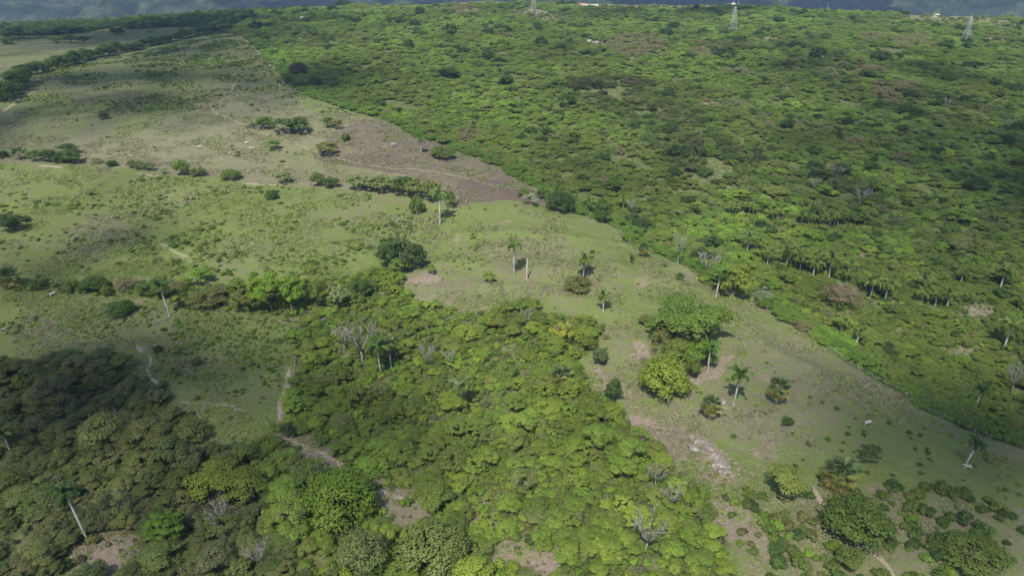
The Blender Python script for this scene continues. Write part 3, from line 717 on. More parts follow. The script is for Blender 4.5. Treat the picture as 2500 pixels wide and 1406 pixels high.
    (590, 1240, 120, 80, 'feather', (.09, .12, .02), 'second umbrella-shaped tree right of the yellowish one'),
    (400, 1350, 100, 90, 'clumpy', (.06, .11, .012), 'dark glossy tree beside the bare ground with fallen logs'),
    (1192, 1228, 26, 26, 'clumpy', 'lime', 'small lime bush above the two lime bushes in the clearing'),
    (1182, 1278, 28, 30, 'clumpy', 'lime', 'left of two lime bushes in the lower clearing'),
    (1212, 1276, 28, 28, 'clumpy', 'lime', 'right of two lime bushes in the lower clearing'),
    (1040, 1205, 28, 26, 'clumpy', 'lime', 'lime bush at the top of the pinkish clearing'),
    (700, 1075, 36, 46, 'dense', 'dark', 'small dark tree at the foot of the wire fence'),
    (700, 1090, 16, 14, 'shrub', 'lime', 'tiny lime bush under the small dark fence tree'),
    # edge of the right forest
    (1800, 735, 110, 90, 'clumpy', (.115, .15, .025), 'bright yellowish-green tree behind the pasture palm at the forest edge'),
    (1862, 745, 56, 46, 'sparse', (.13, .17, .10), 'silvery sparse tree right of the bright edge tree'),
    (2060, 765, 100, 70, 'sparse', (.098, .086, .046), 'brownish tree standing out in the green hillside forest'),
    (1636, 335, 38, 40, 'round', 'dark', 'dark ball-shaped tree rising from the hillside scrub'),
    (2395, 470, 60, 40, 'round', 'dark', 'dark tree at the right side of the hillside'),
    (2370, 170, 34, 22, 'round', 'dark', 'dark round tree on the upper right hillside'),
    (1550, 265, 46, 30, 'dense', 'olive', 'olive round tree above the pale rock in the hillside scrub'),
    (1590, 275, 36, 26, 'dense', 'bluish', 'bluish tree right of the olive one in the hillside scrub'),
    (1095, 195, 60, 30, 'feather', 'deep', 'dark layered tree high in the forest'),
    (1235, 210, 40, 26, 'feather', 'deep', 'dark layered tree right of the highest layered one'),
    (1385, 262, 46, 32, 'dense', 'deep', 'dark tree with a pale trunk beside it in the hillside scrub'),
    (1905, 125, 36, 16, 'feather', 'dark', 'flat dark tree right of the bare scar on the hillside'),
    (1990, 120, 26, 22, 'round', 'dark', 'dark round tree near the white trunks on the hillside'),
    (1950, 100, 40, 14, 'feather', 'lime', 'flat lime tree on the upper hillside'),
    (2230, 245, 40, 24, 'dense', 'dark', 'dark tree beside the grey twiggy patch'),
]:
    tree(*a)
# hedge along the top of the upper-left pasture, then the tree lines behind it
k = 0
for x0, y0, x1, y1, n, wpx, hpx, nm in [(-10, 258, 60, 205, 8, 60, 46, 'lower end'), (66, 190, 220, 150, 12, 38, 30, 'left part'), (225, 148, 340, 124, 11, 32, 26, 'middle part'), (345, 121, 470, 95, 12, 30, 22, 'upper part'), (475, 92, 565, 76, 9, 26, 18, 'top end')]:
    for i in range(n):
        t = (i + .5) / n; k += 1
        tree(x0 + (x1 - x0) * t + RNG.uniform(-3, 3), y0 + (y1 - y0) * t + RNG.uniform(-1, 1) - 3, wpx * RNG.uniform(.8, 1.25), hpx * RNG.uniform(.7, 1.25), ['dense', 'round', 'feather'][k % 3], ['dark', 'deep', 'deep', 'mid'][k % 4],
             'dark tree of the hedge that climbs beside the upper-left pasture, %s' % nm, group='trees of the climbing hedge, ' + nm, name='hedge_tree', parts=(k % 2 == 0 or k < 20))
for x, y, wpx, hpx, kd, tn, lb in [
    (25, 98, 56, 34, 'round', 'dark', 'big dark tree first from the left beyond the far field'), (65, 98, 30, 24, 'dense', 'deep', 'tree beside the big dark one beyond the far field'), (95, 95, 36, 24, 'dense', 'dark', 'third tree beyond the far field'),
    (150, 88, 60, 24, 'feather', 'deep', 'wide flat tree beyond the far field'), (185, 84, 40, 20, 'feather', 'dark', 'flat dark tree next to the wide one beyond the far field'), (15, 110, 40, 14, 'shrub', 'deep', 'low bush under the big dark tree'),
    (130, 108, 40, 18, 'dense', 'mid', 'left tree of the row inside the far field'), (165, 107, 46, 24, 'dense', 'deep', 'second tree of the row inside the far field'), (198, 106, 34, 16, 'dense', 'dark', 'third tree of the row inside the far field'), (232, 104, 40, 18, 'sparse', 'olive', 'thin olive tree inside the far field'),
    (282, 87, 32, 20, 'round', 'dark', 'lone dark round tree in the far green field'), (365, 92, 20, 24, 'sparse', 'brown', 'brown slim tree standing over the climbing hedge'), (440, 58, 26, 18, 'round', 'dark', 'dark round tree on the far treeline left of the hill top'), (400, 68, 40, 14, 'dense', 'deep', 'low tree on the far treeline'),
    (492, 58, 28, 20, 'round', 'dark', 'dark tree beside the hill top'), (575, 40, 34, 14, 'dense', 'deep', 'tree on the ridge left of the farm track'), (690, 24, 30, 12, 'dense', 'deep', 'tree on the ridge above the farm track'), (755, 20, 34, 22, 'round', 'dark', 'tall dark ridge tree left of the cane field'), (835, 18, 40, 22, 'round', 'dark', 'wide dark ridge tree at the cane field'),
    (1740, 14, 18, 12, 'dense', 'deep', 'tree left of the house under the white tank'), (1875, 14, 30, 14, 'dense', 'deep', 'tree right of the white ridge house'), (1900, 15, 22, 12, 'dense', 'mid', 'lighter tree between the ridge houses'), (1945, 19, 36, 16, 'round', 'dark', 'darkest tree in the ridge village'), (1990, 22, 24, 10, 'dense', 'deep', 'low tree left of the last white house'),
    (1830, 14, 16, 9, 'feather', 'deep', 'flat tree between two ridge houses'), (1370, 16, 30, 8, 'shrub', 'dark', 'low dark bush on the ridge right of the first tower'), (2080, 28, 30, 10, 'dense', 'olive', 'olive tree on the right ridge'), (2210, 42, 34, 10, 'dense', 'deep', 'tree on the right ridge near the third tower')]:
    tree(x, y, wpx, hpx, kd, tn, lb, parts=wpx > 24)

# ------------------------------------------------------------------ palms
def frond_mesh(kind, seed):
    rng = np.random.default_rng(seed); L = 3.9; n = 26; V = []; F = []; N = []
    droop = {'up': .6, 'mid': 1.5, 'low': 2.5}[kind]; a0 = {'up': 1.1, 'mid': .6, 'low': .1}[kind]
    t = np.linspace(0, 1, n); ang = a0 - droop * t ** 1.3
    px_ = np.concatenate([[0], np.cumsum(np.cos(ang[:-1]) * L / (n - 1))]); pz = np.concatenate([[0], np.cumsum(np.sin(ang[:-1]) * L / (n - 1))])
    for i in range(1, n):
        b = np.array([px_[i], 0, pz[i]]); q = math.sin(math.pi * min(1, .12 + .88 * t[i])) ** .6 * 1.0 + .12
        for s in (-1, 1):
            for e in range(2):
                tip = b + np.array([.35 * q + rng.uniform(-.1, .15), s * q * .85, -.55 * q - rng.uniform(0, .35) + e * .35])
                k = len(V); V += [b + np.array([-.05, 0, .02]), b + np.array([.16, 0, 0]), tip]; F.append((k, k + 1, k + 2)); N += [(0, 0, 1)] * 3
    for i in range(n - 1):
        k = len(V); a = np.array([px_[i], 0, pz[i]]); b = np.array([px_[i + 1], 0, pz[i + 1]]); wv = np.array([0, .05, 0])
        V += [a - wv, a + wv, b]; F.append((k, k + 1, k + 2)); N += [(0, 0, 1)] * 3
    me = mesh_np('frond', V, F); at = me.attributes.new('lv', 'FLOAT', 'POINT'); at.data.foreach_set('value', np.repeat(rng.random(len(F)), 3).astype(np.float32))
    me.materials.append(M_FROND); return me
FROND = {k: [frond_mesh(k, s) for s in range(2)] for k in ('up', 'mid', 'low')}
b = MB(); b.tube([(0, 0, -1), (0, 0, 0), (.02, 0, 2.5), (.05, .02, 5), (.08, .03, 7.4), (.1, .03, 9)], [.34, .32, .27, .33, .27, .2], 9); PT = b.mesh('trunk', True); PT.materials.append(M_PALMT)
b = MB(); b.tube([(0, 0, 0), (0, 0, .5), (0, 0, 1.5)], [.21, .2, .1], 8); PSH = b.mesh('crownshaft', True); PSH.materials.append(M_SHAFT)
b = MB(); b.tube([(0, 0, 0), (.05, 0, 1.2), (.15, .05, 2.6)], [.07, .06, .015], 5); PSP = b.mesh('spear_leaf', True)
at = PSP.attributes.new('lv', 'FLOAT', 'POINT'); PSP.materials.append(M_FROND)
def joined_crown():
    V = []; F = []; n = 0
    for i in range(13):
        kd = 'up' if i < 3 else 'mid' if i < 9 else 'low'; m_ = FROND[kd][i % 2]; c = np.empty(len(m_.vertices) * 3, np.float32); m_.vertices.foreach_get('co', c); c = c.reshape(-1, 3)
        a = i * 2.4; ca, sa = math.cos(a), math.sin(a); c = np.stack([c[:, 0] * ca - c[:, 1] * sa, c[:, 0] * sa + c[:, 1] * ca, c[:, 2]], 1); V.append(c)
        F.append(np.arange(len(c)).reshape(-1, 3) + n); n += len(c)
    me = mesh_np('crown', np.concatenate(V), np.concatenate(F)); at = me.attributes.new('lv', 'FLOAT', 'POINT'); at.data.foreach_set('value', np.repeat(np.random.default_rng(2).random(n // 3), 3).astype(np.float32)); me.materials.append(M_FROND); return me
PCR = joined_crown()
def royal(px, py, hpx, label, lean=0., tint=(.085, .115, .028), spear=False, full=None, sc=1.0, group=None, sink=0.):
    """py: the foot, hpx: foot to top of crown"""
    x, y, dep = G(px, py); el = math.atan2(CAMZ - H(x, y), y); hm = rise(x, y, float(H(x, y)), py - hpx) + sink
    full = hpx > 50 if full is None else full
    tint = tuple(min(.3, v * k_) for v, k_ in zip(tint, (1.22, 1.3, 1.0))); sc = sc * (.88 if hpx > 60 else 1.05); e = copyof('royal_palm', None); e.location = (x, y, float(ground_z(x, y)) - sink); e.rotation_euler = (0, lean, RNG.uniform(-.1, .1) if lean else RNG.uniform(0, 6)) if lean else (RNG.uniform(-.06, .06), RNG.uniform(-.06, .06), RNG.uniform(0, 6))
    e['label'] = label; e['category'] = 'palm'
    if group: e['group'] = group
    cr = min(1.15, max(.62, hm / 12)) * sc * 1.18
    th = max(1.5, hm - 2.3 * cr); tk = (.85 + .25 * (hm / 12)) * (.78 if py > 900 else .95)
    t = copyof('trunk', PT, e); t.scale = (tk * .85, tk * .85, th / 9)
    top = Vector((.1 * tk, .03 * tk, th))
    s_ = copyof('crownshaft', PSH, e); s_.location = top - Vector((0, 0, .05)); s_.scale = (tk, tk, cr)
    top = top + Vector((0, 0, 1.25 * cr)); q_ = RNG.uniform(.88, 1.12); tn = [v * q_ for v in tint]
    if full:
        a = RNG.uniform(0, 6)
        for i in range(15):
            kd = 'up' if i < 4 else 'mid' if i < 10 else 'low'; f = copyof('frond', FROND[kd][i % 2], e); f.location = top - Vector((0, 0, .1 * i / 15)); a += 2.4
            f.rotation_euler = (RNG.uniform(-.3, .3), RNG.uniform(-.3, .3), a + RNG.uniform(-.25, .25)); f.scale = (cr * RNG.uniform(.85, 1.1),) * 3; f['tint'] = tn
    else:
        c = copyof('crown', PCR, e); c.location = top; c.scale = (cr,) * 3; c['tint'] = tn; c.rotation_euler = (0, 0, RNG.uniform(0, 6))
    if spear:
        sp_ = copyof('spear_leaf', PSP, e); sp_.location = top; sp_.scale = (1.6 * cr,) * 2 + (cr * 1.1,); sp_['tint'] = (.35, .42, .03)
    USED.append((x, y, 1.6)); 
    if py > 700: USED.append((x, y - 3.0, 3.0)); USED.append((x, y - 7, 2.5))
    return e
for a in [(1074, 550, 86, 'tallest palm at the right end of the hedge with a long white trunk', 0, (.11, .15, .05)), (1255, 667, 78, 'palm with a pale trunk left of the dead stump', 0), (1423, 683, 60, 'palm behind the olive domed bush', 0),
          (1747, 727, 72, 'palm with yellow new leaf at the edge of the right forest', .06, (.07, .12, .025), True), (1727, 909, 72, 'palm in front of the bamboo on the bare earth', 0, (.06, .11, .02), True),
          (1790, 992, 88, 'palm with bright yellow spear leaf on the right pasture', .05, (.055, .10, .02), True), (2354, 1140, 68, 'leaning dark palm near the right edge casting a star-shaped shadow', .16, (.04, .07, .015)),
          (1028, 373, 36, 'small palm alone on the purple pasture', 0), (685, 224, 26, 'short palm with bare white trunk at the top of the pasture', 0, (.03, .045, .015)),
          (414, 772, 84, 'leaning palm with white trunk in the lower hedge', -.10, (.05, .085, .02)), (215, 1320, 128, 'big palm with long white leaning trunk in the dark lower-left wood', -.12, (.032, .055, .012), False, None, .72),
          (34, 1118, 70, 'palm with thin white trunk at the left edge of the wood', -.1, (.04, .07, .015)), (2376, 1004, 62, 'palm with white trunk in the lower right forest edge', .06, (.035, .06, .015))]:
    royal(*a)
royal(1473, 762, 48, 'short stocky palm just above the right end of the thicket', full=True)
royal(1128, 998, 74, 'grey-green palm with pale trunk standing in the middle of the thicket', 0, (.09, .12, .05), full=True, sc=1.15)
royal(930, 912, 78, 'drooping palm below the dead white tree in the thicket', 0, (.06, .10, .022), full=True, sc=1.2)
royal(956, 900, 66, 'second drooping palm close behind the first in the thicket', 0, (.07, .09, .03), full=True, sc=1.1)
royal(978, 655, 72, 'palm with drooping leaves inside the dark tree group', 0, (.05, .07, .025), full=True, sc=1.1)
for (x, y, h_) in [(1823, 612, 42), (1850, 618, 36), (1873, 645, 38), (1919, 652, 50), (1927, 653, 46), (1950, 666, 52), (1966, 655, 38), (1984, 676, 44), (1999, 655, 42), (2024, 678, 58), (2070, 672, 34), (2064, 690, 28)]:
    royal(x, y, h_, 'palm in the tight cluster of the hillside forest right of the dead white trees', sink=3, full=h_ > 44, group='clustered palms of the hillside')
for (x, y, h_) in [(1690, 524, 16), (1700, 522, 14), (1782, 524, 18), (1796, 524, 16), (1812, 522, 18), (1828, 522, 16), (1838, 523, 14), (1885, 540, 22), (1900, 534, 16), (1957, 547, 22), (1972, 549, 24), (2000, 552, 20), (2022, 556, 30), (2036, 550, 20), (2046, 549, 24), (2064, 548, 18), (2085, 548, 20), (2110, 552, 22)]:
    royal(x, y, h_ + 6, 'small palm crown in the row across the middle of the hillside', sink=3, group='row of palms across the hillside')
for (x, y, h_, lb) in [(2126, 486, 38, 'palm above the row of palms, with pale leaning trunk'), (1988, 530, 34, 'taller palm at the left of the palm row'), (2262, 496, 22, 'small palm in the shaded right forest above the row'), (2352, 512, 20, 'palm with bare white trunk in the shaded right forest'),
                       (2124, 726, 54, 'palm left of its twin below the palm cluster'), (2160, 730, 48, 'palm with clear white trunk right of its twin below the cluster'), (2252, 716, 42, 'palm above the dark palm group at the right'),
                       (2248, 742, 34, 'left palm of the dark group at the right'), (2283, 748, 38, 'middle palm of the dark group at the right'), (2312, 752, 44, 'right palm of the dark group at the right'), (2440, 706, 52, 'palm with white trunk below the pale rock'),
                       (2487, 756, 30, 'small palm near the right edge, above the tall one'), (2450, 850, 66, 'tall palm with bare white trunk near the right edge'), (2052, 808, 34, 'palm rising from the forest edge trees'), (2090, 836, 32, 'palm half hidden in the forest edge trees'),
                       (2345, 690, 30, 'dark palm above the group at the right'), (1740, 306, 24, 'tiny palm with white trunk high on the hillside'), (2157, 306, 22, 'tiny palm with white trunk in the upper right gully'), (1693, 404, 22, 'tiny palm beside the dark gap in the hillside'), (1375, 268, 22, 'thin pale palm trunk beside the dark hillside tree'),
                       (2053, 190, 18, 'tiny palm in the shaded gully'), (2075, 196, 16, 'second tiny palm in the shaded gully'), (1988, 124, 16, 'tiny palm above the white trunks'), (2037, 144, 16, 'tiny palm beside the bare brown patch'), (2462, 275, 22, 'tiny palm at the upper right edge'), (2425, 545, 24, 'palm in the dark trees near the right edge'), (1520, 510, 24, 'palm at the forest edge behind the tall narrow tree'), (1436, 518, 36, 'palm at the forest edge between the domed and the narrow tree')]:
    royal(x, y, h_, lb, sink=3)
PALMX = [(505, 53), (520, 45), (540, 42), (555, 40), (600, 34), (458, 60), (415, 62), (1795, 10), (2015, 20), (2150, 36)]
for i, (x, y) in enumerate(PALMX): royal(x, y + 2, 15, 'tiny palm on the far skyline', group='skyline palms')

def fan_leaf():
    V = []; F = []; n = 16; rng = np.random.default_rng(4)
    V += [(0, -.03, 0), (0, .03, 0), (1.1, 0, .1)]; F.append((0, 1, 2))
    for i in range(n):
        a = -1.9 + 3.8 * i / (n - 1); L = .95 * rng.uniform(.85, 1.1); k = len(V)
        c = np.array([1.1, 0, .1]); V += [c, c + np.array([math.cos(a - .11) * L * .6, math.sin(a - .11) * L * .6, -.02]), c + np.array([math.cos(a) * L, math.sin(a) * L, -.28 * rng.uniform(.4, 1.5)])]; F.append((k, k + 1, k + 2))
        k = len(V); V += [c, c + np.array([math.cos(a) * L, math.sin(a) * L, -.2]), c + np.array([math.cos(a + .11) * L * .6, math.sin(a + .11) * L * .6, 0.03])]; F.append((k, k + 1, k + 2))
    me = mesh_np('fan_leaf', V, F); at = me.attributes.new('lv', 'FLOAT', 'POINT'); at.data.foreach_set('value', np.repeat(rng.random(len(F)), 3).astype(np.float32)); me.materials.append(M_FROND); return me
FAN = fan_leaf()
def fan_palm(px, py, hpx, label, skirt=.5, sc=1.0):
    x, y, dep = G(px, py); el = math.atan2(CAMZ - H(x, y), y); hm = rise(x, y, float(H(x, y)), py - hpx)
    e = copyof('fan_palm', None); e.location = (x, y, float(ground_z(x, y))); e['label'] = label; e['category'] = 'palm'; e.rotation_euler = (0, 0, RNG.uniform(0, 6))
    c = min(1.5, hm / 5.5) * sc * 1.25; th = max(1.0, hm - 1.7 * c)
    t = copyof('trunk', PT, e); t.scale = (.85, .85, th / 9); a = 0
    for i in range(30):
        a += 2.4; u = i / 29; f = copyof('fan_leaf', FAN, e); f.location = (.1, .03, th - .1 * u); el_ = 1.35 - 2.5 * u
        f.rotation_euler = Euler((RNG.uniform(-.3, .3), -el_, a)); f.scale = (c * RNG.uniform(.85, 1.1),) * 3
        f['tint'] = (.105, .15, .06) if u < .35 else (.17, .19, .05) if u < 1 - skirt * .6 else (.27, .235, .09)
    USED.append((x, y, 2.5)); return e
for a in [(1895, 984, 60, 'fan palm with yellowing skirt right of the spear-leaf palm', .6), (1732, 1021, 54, 'small fan palm below the spear-leaf palm', .6), (2044, 1187, 62, 'shaggy silvery fan palm with orange dead leaves at its foot', .5, 1.35), (1372, 940, 46, 'silver-yellow fan palm crown rising from the thicket', .5, 1.3),
          (30, 700, 46, 'shaggy fan palm at the left edge of the lower hedge', .5, 1.3), (1571, 627, 34, 'small fan palm beside the forest edge', .6)]:
    fan_palm(*a)

# dead palm stump and dead trees
x, y, dep = G(1286, 683); b = MB(); b.tube([(0, 0, -.5), (0, 0, 0), (.05, 0, 4), (.1, 0, 6.5), (.12, .02, 7.9), (.13, .02, 8.3)], [.36, .34, .33, .28, .18, .05], 8)
link('dead_palm_trunk', b.mesh('dead_palm_trunk', True), [M_PALMT], label='bare headless palm trunk standing like a pole on the middle pasture', category='dead trunk').location = (x, y, float(ground_z(x, y)))
DEAD = []
for s in range(4):
    b = limbs(s + 30, 2.7, 4.6, .15, .035, 7, 1.3, twigs=9); m_ = b.mesh('dead_tree', True); m_.materials.append(M_PALE); DEAD.append(m_)
def dead(px, py, wpx, hpx, label, s, lean=0.):
    x, y, dep = G(px, py); el = math.atan2(CAMZ - H(x, y), y); e = copyof('dead_tree', DEAD[s]); e.location = (x, y, float(ground_z(x, y)))
    q = wpx * dep / FPX / 5.6; e.scale = (q, q, max(.4, rise(x, y, float(H(x, y)), py - hpx) / 5)); e.rotation_euler = (lean, lean * .5, s * 2.1 + px)
    e['label'] = label; e['category'] = 'dead tree'; USED.append((x, y, q * 1.6)); USED.append((x, y - 3.5, q * 1.6))
for a in [(885, 880, 90, 90, 'bleached dead tree with many bent branches in the thicket', 0), (840, 855, 60, 60, 'smaller bleached dead tree left of the larger one', 2), (1046, 908, 50, 66, 'split white dead trunk in the thicket', 1), (1100, 900, 40, 46, 'thin grey bare tree right of the split white trunk', 3),
          (1655, 645, 44, 72, 'tall white dead tree on the forest edge', 1), (1722, 668, 66, 46, 'spreading white dead tree on the forest edge', 0), (1575, 1345, 92, 84, 'big grey leafless tree in the lower thicket', 2), (1640, 1240, 70, 50, 'dead tree with long white branches right of the thicket centre', 3), (1600, 1185, 60, 46, 'bare branches above the long white ones', 0),
          (540, 1290, 80, 60, 'grey bare tree under the umbrella-shaped trees', 1), (635, 1390, 70, 60, 'bare grey tree at the bottom edge', 3), (1285, 800, 40, 44, 'grey leafless bush at the upper edge of the thicket', 2), (1540, 520, 30, 30, 'thin bare tree at the bend of the forest edge', 3),
          (2308, 270, 26, 30, 'forked white dead tree in the upper right gully', 1), (2465, 320, 30, 28, 'white dead tree near the upper right edge', 0), (2470, 960, 50, 70, 'grey bare tree at the right edge', 2), (2040, 440, 40, 34, 'pale bare tree above the palm row', 0), (1985, 470, 40, 34, 'second pale bare tree above the palm row', 1), (2100, 500, 50, 36, 'grey bare tree above the right end of the palm row', 3)]:
    dead(*a)
# ------------------------------------------------------------------ woods: nearest trees one by one, the rest as one mass each
PAL = {k: np.array(v) for k, v in T.items()}
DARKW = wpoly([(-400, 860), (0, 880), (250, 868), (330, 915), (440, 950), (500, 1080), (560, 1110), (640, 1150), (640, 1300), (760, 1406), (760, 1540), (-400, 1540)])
def pick(names, probs, n): 
    i = RNG.choice(len(names), n, p=np.array(probs) / sum(probs)); return np.array([PAL[k] for k in names])[i]
def used_mask(x, y):
    m = np.ones(len(x), bool)
    for ux, uy, ur in USED: m &= (x - ux) ** 2 + (y - uy) ** 2 > ur * ur
    return m
def canopy(zone, y0, y1, sp, margin=45):
    x, y = jgrid(sp, y0, y1, margin); z = zones(x, y); m = (z == zone) | ((z == 8) & (y > 450) & (RNG.random(len(x)) < .13) & (zone == 1))
    x, y = x[m], y[m]; m = used_mask(x, y); return x[m], y[m]
def pxof(x, y, h=1.5): return pix(x, y, H(x, y) + h)

# -- thicket and lower wood (zone 0)
x, y = canopy(0, 62, 330, 2.5, 35); px, py, dep = pxof(x, y)
m = (py > 640) & ~((px < 380) & (py < 860) & (py > 600)); x, y, px, py, dep = x[m], y[m], px[m], py[m], dep[m]
gaps = fbm(x, y, 14, 3, 90) < .73; x, y, px, py, dep = x[gaps], y[gaps], px[gaps], py[gaps], dep[gaps]
n = len(x); dk = pip(x, y, DARKW); cn = fbm(x, y, 16, 2, 91)
hedge = (py < 800) & (px < 960)
tin = pick(['bright', 'mid', 'lime', 'deep', 'olive', 'grey'], [.26, .26, .18, .14, .11, .05], n)
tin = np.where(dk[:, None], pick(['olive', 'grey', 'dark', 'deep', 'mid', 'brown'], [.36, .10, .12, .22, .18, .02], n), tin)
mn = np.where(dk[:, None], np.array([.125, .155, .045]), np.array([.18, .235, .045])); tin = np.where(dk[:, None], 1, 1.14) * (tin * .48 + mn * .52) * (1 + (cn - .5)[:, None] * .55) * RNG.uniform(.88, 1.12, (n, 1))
wid = np.clip(RNG.lognormal(math.log(3.05), .40, n), 1.7, 8.5) * np.where(dk, 1.3, 1) * np.where(hedge, .8, 1)
kd = RNG.choice(5, n, p=[.34, .32, .17, .10, .07]); kd = np.where(dk & (RNG.random(n) < .2), 4, kd)      # dense feather clumpy round sparse
KN = ['dense', 'feather', 'clumpy', 'round', 'sparse']
hgt = wid * RNG.uniform(.5, .8, n)
inf = (px > -15) & (px < 2515) & (py > 620) & (py < 1440)
score = np.where(inf, wid / dep, -1); order = np.argsort(-score); top = set(order[:285].tolist())
def cdesc(t):
    r_, g_, b_ = t
    if r_ > g_: return 'grey-brown'
    if g_ > .26: return 'lime-green'
    if g_ > .175: return 'fresh green' if r_ < g_ * .8 else 'olive-green'
    return 'mid-green' if g_ > .11 else 'dark green'
def where_w(px_, py_):
    if px_ < 600 and py_ > 860: return 'in the shaded lower-left wood'
    if py_ < 800 and px_ < 960: return 'in the lower hedge'
    if py_ > 1230: return 'along the bottom edge of the thicket'
    return 'in the upper half of the thicket' if py_ < 980 else 'in the middle of the thicket'
KD = dict(dense='leafy', feather='flat-topped', clumpy='large-leaved', round='dome-shaped', sparse='thin twiggy')
for i in sorted(top):
    t = tin[i]; kk = KN[kd[i]]; col = cdesc(t); wh = where_w(px[i], py[i])
    size = 'big' if wid[i] > 6.2 else 'small' if wid[i] < 3.9 else 'middle-sized'
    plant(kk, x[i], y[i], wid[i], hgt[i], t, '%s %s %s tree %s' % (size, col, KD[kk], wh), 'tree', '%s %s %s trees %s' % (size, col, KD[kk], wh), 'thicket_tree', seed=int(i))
rest = np.array([i for i in range(n) if i not in top])
PCOL = proto_coll('tree_kind', [(LO[k][s], [M_LEAF]) for k in KN for s in range(3)])
def mass(name, x, y, wid, hgt, kd, tin, label, sink=.3):
    sx = np.array([WID[k] for k in KN])[kd]; sz = np.array([HGT[k] for k in KN])[kd]; n = len(x)
    S = np.stack([wid / sx, wid / sx * RNG.uniform(.8, 1.2, n), hgt / sz], 1)
    scatter(name, np.stack([x, y, ground_z(x, y) - sink], 1), RNG.uniform(0, 6.283, n), S, kd * 3 + RNG.integers(0, 3, n), tin, PCOL, label)
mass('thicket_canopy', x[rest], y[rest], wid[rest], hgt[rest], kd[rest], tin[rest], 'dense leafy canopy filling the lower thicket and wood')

# -- right-hand hillside forest (zone 1)
XX = []; 
for (a, b_, sp) in ((70, 330, 2.9), (330, 620, 3.4), (620, 1150, 4.7)):
    x, y = canopy(1, a, b_, sp, 60); XX.append(np.stack([x, y, np.full(len(x), sp)], 1))
XX = np.concatenate(XX); x, y, sp = XX.T; px, py, dep = pxof(x, y)
g1 = fbm(x, y, 60, 3, 95); g2 = fbm(x, y, 22, 3, 96); m = (g2 < .735) & ~((fbm(x, y, 9, 2, 97) > .76) & (y > 200)) ; x, y, sp, px, py, dep, g1, g2 = [v[m] for v in (x, y, sp, px, py, dep, g1, g2)]
n = len(x)
tin = pick(['mid', 'bright', 'deep', 'olive', 'lime', 'grey'], [.42, .20, .15, .15, .04, .04], n)
smooth = g1 < .52                                           # stretches of even low scrub
tin = np.where((smooth & (RNG.random(n) < .85))[:, None], np.array([.160, .212, .046]), tin)
gully = pdist(x, y, *wpoly([(1240, 190), (1500, 235), (1600, 280), (1660, 340), (1760, 400), (1900, 440), (2060, 470), (2300, 560)])) < 26
gully |= pdist(x, y, *wpoly([(1800, 110), (2000, 140), (2090, 190), (2200, 235), (2330, 280), (2500, 340)])) < 28
gully |= pdist(x, y, *wpoly([(560, 90), (640, 80), (740, 100), (840, 110)])) < 35
gu = gully & (RNG.random(n) < .75)
tin = np.where(gu[:, None], pick(['dark', 'deep', 'bluish', 'olive', 'grey', 'pale', 'bright'], [.12, .24, .12, .18, .12, .08, .14], n), tin)
tin = (tin * .62 + np.array([.170, .228, .050]) * .38) * (1 + (g1 - .5)[:, None] * .8) * RNG.uniform(.93, 1.1, (n, 1)) * 1.22
s0e = sdist(x, y); em = (RNG.random(n) < .03) & (s0e > 16); tin = np.where(em[:, None], pick(['dark', 'deep', 'bluish', 'bright'], [.3, .35, .15, .2], n), tin)
tin = np.where(gu[:, None], tin * .82, tin)
GREYP = [(1550, 110, 75, 28), (1720, 125, 40, 14), (1880, 275, 28, 8), (1955, 302, 22, 8), (2000, 302, 20, 9), (2068, 330, 18, 7), (2190, 225, 60, 28), (2120, 170, 40, 14), (1720, 252, 30, 9), (1800, 250, 22, 8), (1885, 300, 16, 8), (2205, 385, 24, 12), (1130, 25, 40, 14),
         (1780, 170, 16, 8), (1150, 330, 36, 14), (2230, 100, 50, 18), (2080, 345, 20, 8), (1550, 200, 30, 9), (2130, 90, 30, 12), (2060, 735, 60, 40)]
gp = np.zeros(n, bool)
for cx, cy, rx, ry in GREYP: gp |= (((px - cx) / rx) ** 2 + ((py - cy) / ry) ** 2 < 1)
gp = (gp & (RNG.random(n) < .8)) | (RNG.random(n) < .022)
tin = np.where(gp[:, None], pick(['grey', 'brown'], [.75, .25], n) * 1.35, tin)
shadow_p = ((px - 1490) / 110) ** 2 + ((py - 205) / 24) ** 2 < 1  # small cloud shadow painted into the foliage tint
tin = np.where(shadow_p[:, None], tin * .55, tin)
s0 = -sdist(x, y) * -1
wid = np.clip(RNG.lognormal(math.log(1.34), .26, n), .85, 2.5) * sp * np.where(gu, 1.25, 1) * np.where(em, RNG.uniform(1.1, 1.7, n), 1)
kd = RNG.choice(5, n, p=[.34, .44, .06, .14, .02]); kd = np.where(gu, RNG.choice(5, n, p=[.45, .25, .1, .15, .05]), kd); kd = np.where(gp & (RNG.random(n) < .7), 4, kd)
kd = np.where(em, RNG.choice([0, 3, 2], n), kd)
hgt = np.where(kd == 1, wid * RNG.uniform(.36, .55, n), wid * RNG.uniform(.42, .66, n)) * np.where(em, 1.15, 1)
kd = np.where((s0 < 14) & (RNG.random(n) < .7), 0, kd); tin = np.where((s0 < 14)[:, None], tin * np.array([.85, .98, .85]), tin)
inf = (px > -15) & (px < 2515) & (py > 0) & (py < 1420)
score = np.where(inf & ~((s0 > 4) & (s0 < 30) & (py > 600)), wid / dep, -1); order = np.argsort(-score); top = set(order[:285].tolist())
def where_r(i):
    return 'on the forest edge along the right pasture' if s0[i] < 14 else 'in the shaded forest at the right edge' if px[i] > 2250 else 'on the hillside just behind the forest edge' if s0[i] < 60 else 'in the hillside scrub around the palms'
